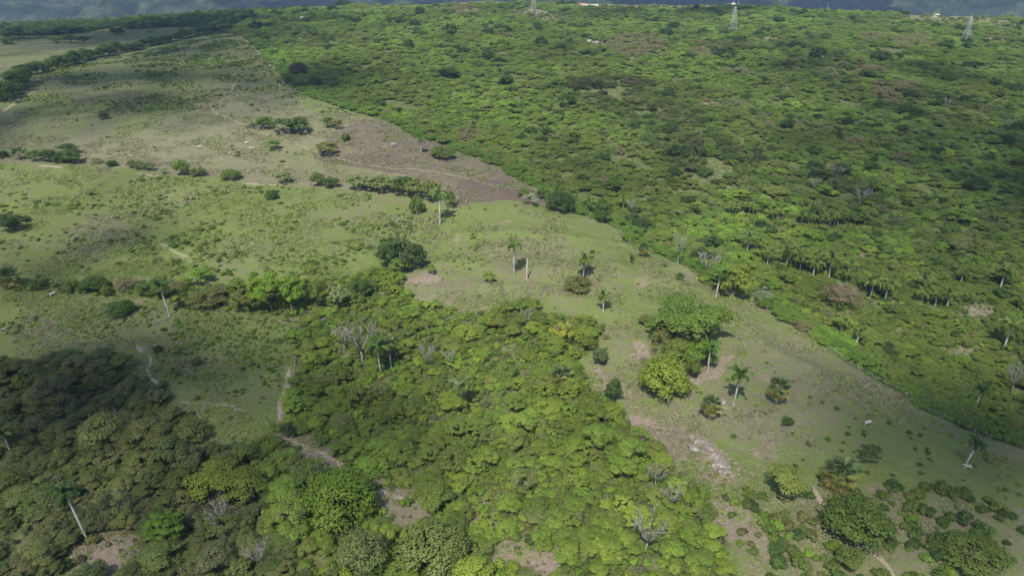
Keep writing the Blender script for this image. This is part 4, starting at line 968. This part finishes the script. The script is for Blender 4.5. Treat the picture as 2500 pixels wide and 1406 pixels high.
for i in sorted(top):
    kk = KN[kd[i]]; col = cdesc(tin[i]); wh = where_r(i)
    size = 'big' if wid[i] > 6.2 else 'small' if wid[i] < 4.2 else 'middle-sized'
    plant(kk, x[i], y[i], wid[i], hgt[i], tin[i], '%s %s %s tree %s' % (size, col, KD[kk], wh), 'tree', '%s %s %s trees %s' % (size, col, KD[kk], wh), 'hillside_tree', seed=int(i))
rest = np.array([i for i in range(n) if i not in top])
mass('hillside_canopy', x[rest], y[rest], wid[rest], hgt[rest], kd[rest], tin[rest], 'low green scrub forest covering the hillside')

# -- woods beyond the far field and along the ridge, left
x, y = canopy(0, 560, 1300, 7.5, 60); px, py, dep = pxof(x, y); m = (fbm(x, y, 60, 3, 99) < .60) & (px < 900) & (pdist(x, y, *PL) > 6) & ~((py > 85) & (px < 560)); x, y = x[m], y[m]; n = len(x)
w_ = RNG.uniform(6, 13, n); mass('far_wood', x, y, w_, w_ * RNG.uniform(.5, .8, n), RNG.choice(5, n, p=[.45, .2, .05, .28, .02]), pick(['dark', 'deep', 'mid', 'bluish', 'olive'], [.35, .3, .12, .15, .08], n), 'dark woodland on the far ridge')
# -- valley floor trees far beyond the ridge
x = RNG.uniform(-2200, 2400, 2600); y = RNG.uniform(1500, 2350, 2600); w_ = RNG.uniform(10, 26, 2600)
mass('valley_wood', x, y, w_, w_ * .6, RNG.choice(5, 2600, p=[.4, .2, .1, .28, .02]), pick(['dark', 'deep', 'mid', 'bluish'], [.35, .3, .15, .2], 2600), 'woodland in the valley behind the ridge')

# ------------------------------------------------------------------ low shrubs on the pastures, undergrowth, grass
rs = np.random.default_rng(77)
LOSH = [crown_mesh('shrub', s + 10, 150, .19) for s in range(4)]
SCOL = proto_coll('shrub_kind', [(m_, [M_LEAF]) for m_ in LOSH])
x, y = jgrid(1.55, 66, 300, 20); x2, y2 = jgrid(2.6, 300, 1000, 20); x = np.concatenate([x, x2]); y = np.concatenate([y, y2])
z = zones(x, y); px, py, dep = pxof(x, y, .4); cl = fbm(x, y, 20, 3, 120); c2 = fbm(x, y, 6, 2, 121); r_ = RNG.random(len(x))
pr = np.select([z == 3, z == 4, z == 5, z == 7, z == 2, z == 8],
               [.03 + .34 * sst(.47, .66, cl), .12 + .8 * sst(.44, .6, cl), 0.045 + .34 * sst(.50, .68, cl), .06 + .62 * sst(.40, .52, c2), .01 + .75 * sst(.46, .60, cl) * (py < 275), .30], 0)
pr = np.where((z == 2) & (py > 275), pr * .35 + .006, pr)
pr = np.where((z == 5) & (px > 1760) & (px < 2330) & (py < 960), pr * .08, pr)
dots = ((px - 2110) / 210) ** 2 + ((py - 1090) / 100) ** 2 < 1; pr = np.where((z == 5) & dots, .085, pr)
rich = pip(x, y, wpoly([(360, 770), (560, 790), (730, 840), (720, 890), (600, 880), (430, 840)])); pr = np.where((z == 4) & rich, .75, pr)
RB = wpoly([(1740, 1225), (1830, 1200), (1990, 1250), (2060, 1330), (2180, 1420), (1850, 1440)]); rb = pip(x, y, RB); pr = np.where(rb & (z >= 5), .34, pr)
m = (r_ < pr) & used_mask(x, y) & (px > -60) & (px < 2560)
x, y, z, px, py, dep, cl, rich, dots = [v[m] for v in (x, y, z, px, py, dep, cl, rich, dots)]; rb = rb[m]; n = len(x)
wid = np.clip(RNG.lognormal(math.log(.95), .35, n), .4, 2.2); wid = np.where(z == 7, wid * 2.5, wid); wid = np.where(dots & (z == 5), RNG.uniform(.8, 1.7, n), wid); wid = np.where(rich, wid * 1.3, wid); wid = np.where(z == 3, wid * 1.75, wid); wid = np.where((py < 450) & (z != 3), wid * 1.6, wid); wid = np.where(y > 620, wid * 1.3, wid)
wid = np.where((z == 5) & ~dots, wid * .85, wid); lt = (z == 5) & ~dots & ~rb; wid = np.where(rb, RNG.uniform(1.6, 4.2, n), wid)
hg = wid * RNG.uniform(.4, .7, n) * np.where(z == 3, .7, 1)
tin = pick(['mid', 'deep', 'bright', 'olive'], [.42, .22, .24, .12], n); tin = np.where(rich[:, None], pick(['bright', 'lime', 'mid'], [.5, .2, .3], n) * .9, tin); tin = np.where(lt[:, None], pick(['bright', 'lime', 'olive'], [.5, .2, .3], n) * .85, tin); tin = np.where((dots & (z == 5))[:, None], np.array([.085, .14, .034]), tin)
tin = np.where(np.isin(z, (2, 3)) [:, None], tin * .95, tin) * RNG.uniform(.8, 1.2, (n, 1))
inf = (px > 5) & (px < 2495) & (py > 5) & (py < 1400); order = np.argsort(-np.where(inf, wid / dep, -1)); top = set(order[:290].tolist())
ZN = {3: 'on the left green pasture', 4: 'on the lower green field', 5: 'on the right open pasture', 7: 'on the brownish slope in the lower right corner', 2: 'on the upper dry pasture', 8: 'in the thicket clearing'}
for i in sorted(top):
    size = 'large' if wid[i] > 2.3 else 'small' if wid[i] < 1.5 else 'medium'; col = cdesc(tin[i]); q = '%s %s low shrub %s' % (size, col, ZN[z[i]])
    plant('shrub', x[i], y[i], wid[i], hg[i], tin[i], q, 'shrub', q.replace('shrub', 'shrubs'), 'low_shrub', seed=int(i), parts=False, sink=.05)
rest = np.array([i for i in range(n) if i not in top]); S = np.stack([wid, wid * RNG.uniform(.7, 1.3, n), hg * 2], 1) / 2
scatter('shrubbery', np.stack([x, y, ground_z(x, y) - .05], 1)[rest], RNG.uniform(0, 6.28, n)[rest], S[rest], RNG.integers(0, 4, n)[rest], tin[rest], SCOL, 'small scattered green shrubs of the pastures')
# undergrowth below the woods
x, y = jgrid(2.3, 66, 330, 15); z = zones(x, y); px, py, dep = pxof(x, y, .4); m = ((z == 0) & (py > 640) | (z == 1)) & (RNG.random(len(x)) < .85) & (px > -40) & (px < 2540); x, y, z = x[m], y[m], z[m]; n = len(x)
w_ = RNG.uniform(1.2, 3.0, n); dk = pip(x, y, DARKW)
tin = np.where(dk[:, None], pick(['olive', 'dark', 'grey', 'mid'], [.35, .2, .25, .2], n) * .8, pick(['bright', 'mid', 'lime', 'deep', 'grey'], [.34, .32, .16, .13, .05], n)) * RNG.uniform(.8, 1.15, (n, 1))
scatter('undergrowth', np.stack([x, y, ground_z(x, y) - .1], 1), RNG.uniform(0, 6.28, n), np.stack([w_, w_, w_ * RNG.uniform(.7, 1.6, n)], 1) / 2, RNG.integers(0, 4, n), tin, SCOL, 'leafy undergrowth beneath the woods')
# grass tufts
def tuft(seed, n=26):
    rng = np.random.default_rng(seed); k = 5; C = np.stack([rng.normal(0, .2, k), rng.normal(0, .2, k), np.full(k, .05)], 1); q = rng.uniform(.12, .24, k)
    me = leaf_mesh('tuft', [leaves(C, np.stack([q, q, q * .7], 1), n, .1, rng, 1.0, (.6, 1.1), jitter=.5, centre=(0, 0, -.6), dome=.6)]); me.materials.append(M_GRASS); return me
GCOL = proto_coll('tuft_kind', [(tuft(s), [M_GRASS]) for s in range(5)])
x, y = jgrid(.95, 66, 240, 6); x2, y2 = jgrid(2.0, 240, 520, 6); x = np.concatenate([x, x2]); y = np.concatenate([y, y2])
z = zones(x, y); px, py, dep = pxof(x, y, 0); cn = fbm(x, y, 12, 4, 130); m = np.isin(z, (3, 4, 5, 7, 2, 8)) & (px > -20) & (px < 2520) & (cn > .43 + .14 * RNG.random(len(x))); x, y, z, cn = x[m], y[m], z[m], cn[m]; n = len(x)
sc5 = 0; gm = (RNG.random(n) + (fbm(x, y, 25, 3, 131) - .5) * 2.2) < np.select([z == 3, z == 4, z == 5, z == 7], [.7, .7, .42, .3], .25)
tin = np.where(gm[:, None], np.array([.16, .205, .05]), np.array([.215, .205, .115])) * RNG.uniform(.65, 1.2, (n, 1)); sc = RNG.uniform(.7, 2.2, n) * np.where(y > 240, 1.6, 1)
scatter('grass', np.stack([x, y, ground_z(x, y) - .02], 1), RNG.uniform(0, 6.28, n), np.stack([sc * 1.3, sc * 1.3, sc * .8], 1), RNG.integers(0, 5, n), tin, GCOL, 'tufts of dry and green grass on the pastures')

# ------------------------------------------------------------------ rocks, logs, fences, animals, towers, houses
import bmesh
def rock_mesh(seed, flat=.6):
    bm = bmesh.new(); bmesh.ops.create_icosphere(bm, subdivisions=3, radius=1); rng = np.random.default_rng(seed)
    for _ in range(9):                                       # chip flat faces off
        nv = Vector(rng.normal(size=3)).normalized(); d = rng.uniform(.5, .85)
        for v in bm.verts:
            q = v.co.dot(nv)
            if q > d: v.co -= nv * (q - d) * .9
    for v in bm.verts:
        f = float(fbm(v.co.x * 2 + seed, v.co.y * 2 + v.co.z * 1.7, 1, 3, seed)); v.co *= .8 + f * .45; v.co.z *= flat
    me = bpy.data.meshes.new('rock'); bm.to_mesh(me); bm.free(); me.materials.append(M_ROCK); return me
RK = [rock_mesh(s) for s in range(5)]
for i, (px_, py_, wpx, lb) in enumerate([(1762, 980, 24, 'grey boulder in the shade left of the spear-leaf palm'), (1690, 1068, 20, 'small rock at the upper left of the limestone outcrop'), (1706, 1082, 30, 'pale ledge in the upper part of the limestone outcrop'), (1722, 1086, 32, 'largest pale block on the right of the upper ledge'),
        (1700, 1096, 34, 'long low slab below the upper ledge'), (1730, 1098, 26, 'rounded block joining the upper ledge to the lower face'), (1750, 1118, 34, 'pale block at the top of the lower rock face'), (1762, 1134, 42, 'large pale block in the middle of the lower rock face'), (1770, 1152, 38, 'pale block at the foot of the lower rock face'),
        (1748, 1140, 28, 'block at the left side of the lower rock face'), (1788, 1160, 16, 'separate round boulder right of the rock face foot'), (1783, 1120, 10, 'first little white stone of the row right of the rock face'), (1795, 1130, 12, 'second little white stone of the row right of the rock face'), (1803, 1146, 10, 'third little white stone of the row right of the rock face'),
        (1774, 1108, 9, 'little white stone above the row of stones'), (1692, 928, 18, 'rock at the left end of the bare earth below the bamboo'), (12, 803, 16, 'tan boulder alone in the lower left field'), (1455, 107, 34, 'big cream rock scar high in the hillside forest'), (1440, 103, 20, 'cream slab left of the big hillside rock scar'), (1541, 143, 12, 'upright cream rock in the hillside forest'),
        (1717, 57, 9, 'cream upright rock near the second tower'), (1537, 275, 12, 'pale rock in the gully of the hillside forest'), (2450, 660, 22, 'pale pinkish rock face in the shaded right forest'), (1912, 106, 26, 'cream scar near the dark flat trees on the upper hillside'), (60, 1112, 20, 'grey rock at the foot of the thin palm in the left wood'), (108, 1165, 20, 'grey rock in the shaded left wood')]):
    x, y, dep = G(px_, py_); q = wpx * dep / FPX / 2
    o = copyof('rock', RK[i % 5]); o.location = (x, y, float(ground_z(x, y)) + q * .05); o.scale = (q, q * .8, q * (.7 if i % 3 else 1.0)); o.rotation_euler = (RNG.uniform(-.2, .2), RNG.uniform(-.2, .2), RNG.uniform(0, 6)); o['label'] = lb; o['category'] = 'rock'
def log(p0, p1, r, label, name='fallen_trunk', cat='log'):
    x0, y0, _ = G(*p0); x1, y1, _ = G(*p1); z0 = float(ground_z(x0, y0)); z1 = float(ground_z(x1, y1)); b = MB(); k = []
    for t in (0, .3, .6, 1): k.append(((x1 - x0) * t, (y1 - y0) * t + .15 * math.sin(t * 5), (z1 - z0) * t + r * .8 + .03))
    b.tube(k, [r, r * .95, r * .8, r * .45], 6)
    o = link(name, b.mesh(name, True), [M_PALE]); o.location = (x0, y0, z0); o['label'] = label; o['category'] = cat
for a in [((1752, 996), (1785, 1000), .22, 'fallen grey palm trunk at the foot of the spear-leaf palm'), ((1755, 986), (1788, 996), .12, 'thin fallen branch above the grey palm trunk'), ((1870, 978), (1895, 988), .15, 'fallen log left of the right fan palm'), ((1905, 978), (1935, 990), .1, 'dry branch right of the right fan palm'),
          ((262, 1332), (290, 1322), .22, 'white fallen log on the bare ground in the lower left'), ((210, 1380), (222, 1386), .18, 'short pale log left of the white fallen log'), ((196, 1396), (202, 1386), .25, 'pale stump at the bottom left'), ((2030, 1188), (2055, 1196), .16, 'orange-brown dead leaf bundle under the shaggy fan palm'),
          ((1500, 838), (1520, 850), .12, 'dry branch on the slope right of the thicket'), ((1812, 835), (1822, 850), .15, 'pale curved branch on the pasture right of the bamboo'), ((75, 1020), (88, 1010), .15, 'bare pale branch in the shaded left wood'), ((78, 1045), (92, 1028), .2, 'second bare pale branch in the shaded left wood')]: log(*a)
def fence(pts, label, step=4.0, hp=1.5):
    x, y, _ = ghit([p[0] for p in pts], [p[1] for p in pts]); t = np.concatenate([[0], np.cumsum(np.hypot(np.diff(x), np.diff(y)))]); s = np.arange(0, t[-1], step); X = np.interp(s, t, x); Y = np.interp(s, t, y); Z = ground_z(X, Y)
    e = copyof('wire_fence', None); e.location = (X[0], Y[0], Z[0]); e['label'] = label; e['category'] = 'fence'
    b = MB(); b.tube([(0, 0, -.3), (.02, 0, .8), (0, .03, hp)], [.09, .085, .07], 6); pm = b.mesh('post', True); pm.materials.append(M_POST)
    for i in range(len(X)):
        o = copyof('post', pm, e); o.location = (X[i] - X[0], Y[i] - Y[0], Z[i] - Z[0]); o.rotation_euler = (RNG.uniform(-.12, .12), RNG.uniform(-.12, .12), RNG.uniform(0, 6)); o.scale = (1, 1, RNG.uniform(.85, 1.15))
    for h_ in (.45, .85, 1.25):
        b = MB(); b.tube([(X[i] - X[0], Y[i] - Y[0], Z[i] - Z[0] + h_) for i in range(len(X))], [.012] * len(X), 3); o = copyof('wire', b.mesh('wire'), e); o.data.materials.append(M_STEEL)
fence([(722, 880), (712, 940), (700, 985), (682, 1030)], 'wire fence with weathered posts running down beside the left edge of the thicket', 2.2)
fence([(1021, 508), (1014, 545), (1006, 585)], 'short wire fence running down from the hedge end to the middle pasture', 2.5)
fence([(1345, 503), (1420, 522), (1500, 552), (1540, 596)], 'wire fence along the forest edge above the middle pasture', 4)
fence([(1740, 706), (1840, 739), (1930, 794), (2000, 834), (2070, 889), (2190, 954), (2260, 1004), (2330, 1034), (2400, 1066), (2500, 1092)], 'long wire fence between the right pasture and the forest edge', 3.5)
# cattle
def cow_mesh(graze):
    b = MB(); b.tube([(-.95, 0, 1.02), (-.8, 0, 1.05), (-.35, 0, .98), (.3, 0, .97), (.75, 0, 1.05), (.95, 0, 1.1)], [.12, .3, .36, .37, .3, .16], 12)
    hd = (1.35, 0, .35) if graze else (1.35, 0, 1.35)
    b.tube([(.7, 0, 1.12), (1.05, 0, 1.0 if graze else 1.25), hd], [.27, .18, .15], 10); b.tube([hd, (hd[0] + .2, 0, hd[2] - .18), (hd[0] + .36, 0, hd[2] - .30)], [.15, .13, .08], 10)
    for s in (-1, 1): b.tube([(hd[0] - .02, s * .1, hd[2] + .06), (hd[0] - .05, s * .3, hd[2] + .08)], [.05, .03], 6)
    for lx, ly in ((-.72, .2), (-.72, -.2), (.62, .2), (.62, -.2)):
        bk = .1 if lx < 0 else -.03; b.tube([(lx, ly, .95), (lx - bk, ly, .48), (lx, ly, 0)], [.17, .08, .06], 8)
    b.tube([(-.97, 0, 1.12), (-1.1, 0, .8), (-1.08, 0, .4)], [.04, .03, .05], 6)
    me = b.mesh('cow'); o = bpy.data.objects.new('tmp', me); SC.collection.objects.link(o); md = o.modifiers.new('r', 'REMESH'); md.mode = 'VOXEL'; md.voxel_size = .05; md.use_smooth_shade = True
    dg = bpy.context.evaluated_depsgraph_get(); out = bpy.data.meshes.new_from_object(o.evaluated_get(dg)); out.materials.clear(); bpy.data.objects.remove(o); return out
CW = [cow_mesh(True), cow_mesh(False)]
for i, (px_, py_, mt, lb) in enumerate([(2117, 1037, M_HIDEW, 'white cow grazing on the right pasture'), (2362, 1143, M_HIDEW, 'white calf beside the rightmost leaning palm'), (487, 363, M_HIDEW, 'white cow alone on the dry pasture, leftmost of the herd'), (603, 352, M_HIDEW, 'pale cow right of the white one on the dry pasture'),
        (562, 378, M_HIDEW, 'cream cow lower down next to the dark cow'), (582, 376, M_HIDEK, 'dark cow next to the cream cow'), (613, 366, M_HIDEW, 'pale cow at the right end of the herd'), (960, 357, M_HIDEW, 'white cow on the purple pasture left of the lone palm'), (130, 722, M_HIDEW, 'pale cow below the thin bush of the lower hedge'), (1752, 1170, M_HIDEB, 'brown calf below the limestone outcrop'), (742, 48, M_HIDEW, 'tiny white animal on the ridge field')][:9]):
    x, y, dep = G(px_, py_); me = CW[i % 2].copy(); me.materials.append(mt); o = copyof('cow', me); o.location = (x, y, float(ground_z(x, y))); o.rotation_euler = (0, 0, [0.4, 2.9, .2, 3.0, .6, 2.4, 0, .3, 1][i]); q = [1, .75, 1.15, 1, .95, 1.0, 1, 1, 1][i]; o.scale = (q,) * 3; o['label'] = lb; o['category'] = 'cow'
# lattice transmission towers
def bar(b, p, q, r=.06): b.tube([p, q], [r, r], 4, False)
def pylon(px_, py_, hpx, label):
    x, y, dep = G(px_, py_); hm = hpx * dep / FPX; e = copyof('lattice_tower', None); e.location = (x, y, float(ground_z(x, y))); e['label'] = label; e['category'] = 'pylon'
    W = lambda z_: 2.9 * (1 - z_ / hm) ** 1.0 + .55 if z_ < hm * .75 else .55 + 2.9 * .25 * (1 - (z_ - hm * .75) / (hm * .25))
    cs = [(1, 1), (-1, 1), (-1, -1), (1, -1)]; lv = [hm * t for t in (0, .16, .31, .45, .57, .68, .77, .85, .92, 1.0)]
    for cx, cy in cs:
        b = MB(); b.tube([(cx * W(z_), cy * W(z_), z_) for z_ in lv], [.11] * len(lv), 4); copyof('leg', b.mesh('leg'), e).data.materials.append(M_STEEL)
        b = MB(); b.box((cx * W(0), cy * W(0), .2), (1.2, 1.2, .9)); copyof('footing', b.mesh('footing'), e).data.materials.append(M_WHITE)
    b = MB()
    for i in range(len(lv) - 1):
        for k_ in range(4):
            c0, c1 = cs[k_], cs[(k_ + 1) % 4]; a_, b__ = lv[i], lv[i + 1]
            bar(b, (c0[0] * W(a_), c0[1] * W(a_), a_), (c1[0] * W(b__), c1[1] * W(b__), b__)); bar(b, (c1[0] * W(a_), c1[1] * W(a_), a_), (c0[0] * W(b__), c0[1] * W(b__), b__)); bar(b, (c0[0] * W(b__), c0[1] * W(b__), b__), (c1[0] * W(b__), c1[1] * W(b__), b__))
    copyof('bracing', b.mesh('bracing'), e).data.materials.append(M_STEEL)
    for t, L in ((.78, 3.6), (.88, 3.0), (.97, 2.4)):
        b = MB(); z_ = hm * t
        for s in (-1, 1):
            for q in (-.6, .6): bar(b, (0, q, z_), (s * L, 0, z_), .07); bar(b, (0, q, z_ + 1.3), (s * L, 0, z_), .07)
            bar(b, (s * L, 0, z_), (s * L, 0, z_ - 1.2), .1)
        copyof('cross_arm', b.mesh('cross_arm'), e).data.materials.append(M_STEEL)
    e.rotation_euler = (0, 0, .35)
pylon(1788, 80, 58, 'steel lattice tower standing in the green scrub, middle of the ridge')
pylon(2357, 101, 56, 'steel lattice tower on bare orange earth near the right edge')
pylon(1302, 34, 52, 'steel lattice tower cut by the top edge of the picture on pale footing')
# ridge houses
def house(px_, py_, L, Wd, hh, label, roof, rz=0., tank=False):
    x, y, dep = G(px_, py_); e = copyof('small_house', None); e.location = (x, y, float(ground_z(x, y)) + .1); e['label'] = label; e['category'] = 'house'; e.rotation_euler = (0, 0, rz)
    b = MB(); b.box((0, 0, hh / 2 - .5), (L, Wd, hh + 1)); copyof('wall', b.mesh('wall'), e).data.materials.append(M_WHITE)
    b = MB(); o_ = .5; r = hh + 1.5; A = [(-L / 2 - o_, -Wd / 2 - o_, hh - .12), (L / 2 + o_, -Wd / 2 - o_, hh - .12), (L / 2 + o_, 0, r), (-L / 2 - o_, 0, r), (-L / 2 - o_, Wd / 2 + o_, hh - .12), (L / 2 + o_, Wd / 2 + o_, hh - .12)]
    A2 = [(p[0], p[1], p[2] + .14) for p in A]; b.add(A + A2, [(0, 3, 2, 1), (3, 4, 5, 2), (6, 7, 8, 9), (9, 8, 11, 10), (0, 1, 7, 6), (4, 10, 11, 5), (0, 6, 9, 3), (3, 9, 10, 4), (1, 2, 8, 7), (2, 5, 11, 8)]); copyof('roof', b.mesh('roof'), e).data.materials.append(roof)
    b = MB()
    for s in (-1, 1): b.add([(s * L / 2, -Wd / 2, hh), (s * L / 2, Wd / 2, hh), (s * L / 2, 0, r - .05)], [(0, 1, 2)])
    copyof('gable', b.mesh('gable'), e).data.materials.append(M_WHITE)
    b = MB(); b.box((L * .1, -Wd / 2 - .02, 1.05), (1.0, .1, 2.1)); copyof('door', b.mesh('door'), e).data.materials.append(M_DARKW)
    for wx in (-L * .32, -L * .12, L * .34):
        b = MB(); b.box((wx, -Wd / 2 - .02, 1.6), (1.1, .1, 1.1)); copyof('window', b.mesh('window'), e).data.materials.append(M_DARKW)
    if tank:
        b = MB(); b.tube([(L * .3, 0, r + .2), (L * .3, 0, r + 2.2)], [.9, .9], 12); copyof('water_tank', b.mesh('water_tank'), e).data.materials.append(M_WHITE)
for a in [(1052, 5, 16, 8, 3, 'long low white house at the left of the ridge', M_ROOF), (1085, 5, 22, 8, 3, 'long rust-roofed house on the left ridge', M_ROOFR), (1120, 5, 12, 8, 3, 'small pale house right of the rust-roofed one', M_ROOF), (1440, 20, 24, 9, 3.2, 'long white house on the ridge right of the first tower', M_ROOF, .1), (1422, 17, 9, 7, 3, 'small shed beside the long white ridge house', M_ROOFR),
          (1784, 17, 13, 8, 3.5, 'ridge house with a white water tank above the second tower', M_ROOF, .2, True), (1850, 15, 12, 7, 3, 'small white house among dark ridge trees', M_ROOF, -.2), (2026, 22, 12, 8, 3.2, 'bright white house on its own knoll right of the ridge village', M_ROOF, .4), (2062, 19, 8, 6, 3, 'reddish shed right of the bright white house', M_ROOFR), (1980, 16, 8, 6, 3, 'little white house hidden in ridge trees', M_ROOF),
          (742, 50, 7, 5, 2.6, 'tiny white shed beside the farm track on the left ridge', M_ROOF), (2285, 42, 7, 5, 2.6, 'tiny white shed on the right ridge', M_ROOF, .3), (2250, 38, 6, 5, 2.6, 'second tiny shed on the right ridge', M_ROOF)]:
    house(*a)

# ------------------------------------------------------------------ air: haze, and unseen broken clouds placed for their shade
b = MB(); b.box((0, 3800, 430), (17000, 13200, 1290)); hz = link('haze', b.mesh('haze'), kind='stuff')
m = bpy.data.materials.new('haze'); m.use_nodes = True; nt = m.node_tree; nt.nodes.remove(nt.nodes['Principled BSDF'])
pv = nt.nodes.new('ShaderNodeVolumePrincipled'); pv.inputs['Color'].default_value = (.34, .50, .78, 1); pv.inputs['Density'].default_value = .95e-4; pv.inputs['Anisotropy'].default_value = .0
nt.links.new(pv.outputs[0], nt.nodes['Material Output'].inputs['Volume']); hz.data.materials.append(m)
hz.display_type = 'WIRE'
bm = bmesh.new(); bmesh.ops.create_icosphere(bm, subdivisions=1, radius=1); IV = np.array([v.co[:] for v in bm.verts]); IF = np.array([[v.index for v in f.verts] for f in bm.faces]); bm.free()
def shade_cloud(gx, gy, rx, ry, cover, alt=1700, rot=0., pr=(9, 24), seed=0, gz=20):
    """unseen broken cumulus, placed so that its shade falls round (gx, gy)"""
    rng = np.random.default_rng(seed + 5); k = (alt - gz) / -SUN.z; cx = gx - SUN.x * k; cy = gy - SUN.y * k
    rm = sum(pr) / 2; n = int(cover * rx * ry / (rm * rm) * 1.15); a = rng.random(n) * 6.283; r = rng.random(n) ** .5
    r = np.where(rng.random(n) < .45, np.minimum(np.abs(rng.normal(0, .5, n)), rng.uniform(.7, 1.05, n)), r); X = np.cos(a) * r * rx; Y = np.sin(a) * r * ry; X, Y = X * math.cos(rot) - Y * math.sin(rot), X * math.sin(rot) + Y * math.cos(rot)
    q = rng.uniform(*pr, n) * (1.15 - .45 * np.clip(r, 0, 1)); Z = rng.uniform(0, 1, n) * 90 * (1 - .5 * r); s = np.stack([q, q * rng.uniform(.7, 1.2, n), q * .7], 1)
    V = (IV[None] * (1 + rng.normal(0, .1, (n, len(IV), 1))) * s[:, None] + np.stack([X, Y, Z], 1)[:, None]).reshape(-1, 3); F = (IF[None] + np.arange(n)[:, None, None] * len(IV)).reshape(-1, 3)
    o = link('shade_cloud', mesh_np('shade_cloud', V, F, True), [M_CLOUD], kind='stuff'); o.location = (cx, cy, alt)
def cl_px(px_, py_, rx, ry, cover, **k):
    x, y, _ = G(px_, py_); shade_cloud(x, y, rx, ry, cover, **k)
P_ = dict(pr=(5, 13), alt=2300)  # clouds round the frame edges and corners are added to darken the borders
cl_px(240, 205, 230, 85, .85, seed=1, **P_)
cl_px(-60, 320, 70, 110, .5, seed=2, **P_)
cl_px(-110, 1230, 92, 56, .75, seed=3, **P_)
cl_px(200, 285, 120, 62, .5, seed=22, **P_)
cl_px(420, 130, 130, 90, .6, seed=23, **P_)
cl_px(-80, 700, 55, 90, .4, seed=4, **P_)
cl_px(2640, 560, 115, 230, .8, seed=5, rot=-.15, **P_)
cl_px(2520, 1380, 75, 60, .7, seed=6, **P_)
cl_px(1700, 30, 330, 80, .45, seed=7, pr=(8, 18), alt=2300)
cl_px(330, 92, 300, 190, 1.25, seed=21, pr=(8, 16), alt=2300)
cl_px(730, 200, 60, 36, .7, seed=8, **P_)
cl_px(2250, 190, 190, 150, .25, seed=9, **P_)
cl_px(200, 1440, 85, 25, .6, seed=10, **P_)
shade_cloud(900, 3100, 1500, 420, 1.0, alt=2400, pr=(60, 130), seed=11, gz=-60)
shade_cloud(-900, 3000, 420, 380, 1.0, alt=2400, pr=(50, 110), seed=12, gz=-60)
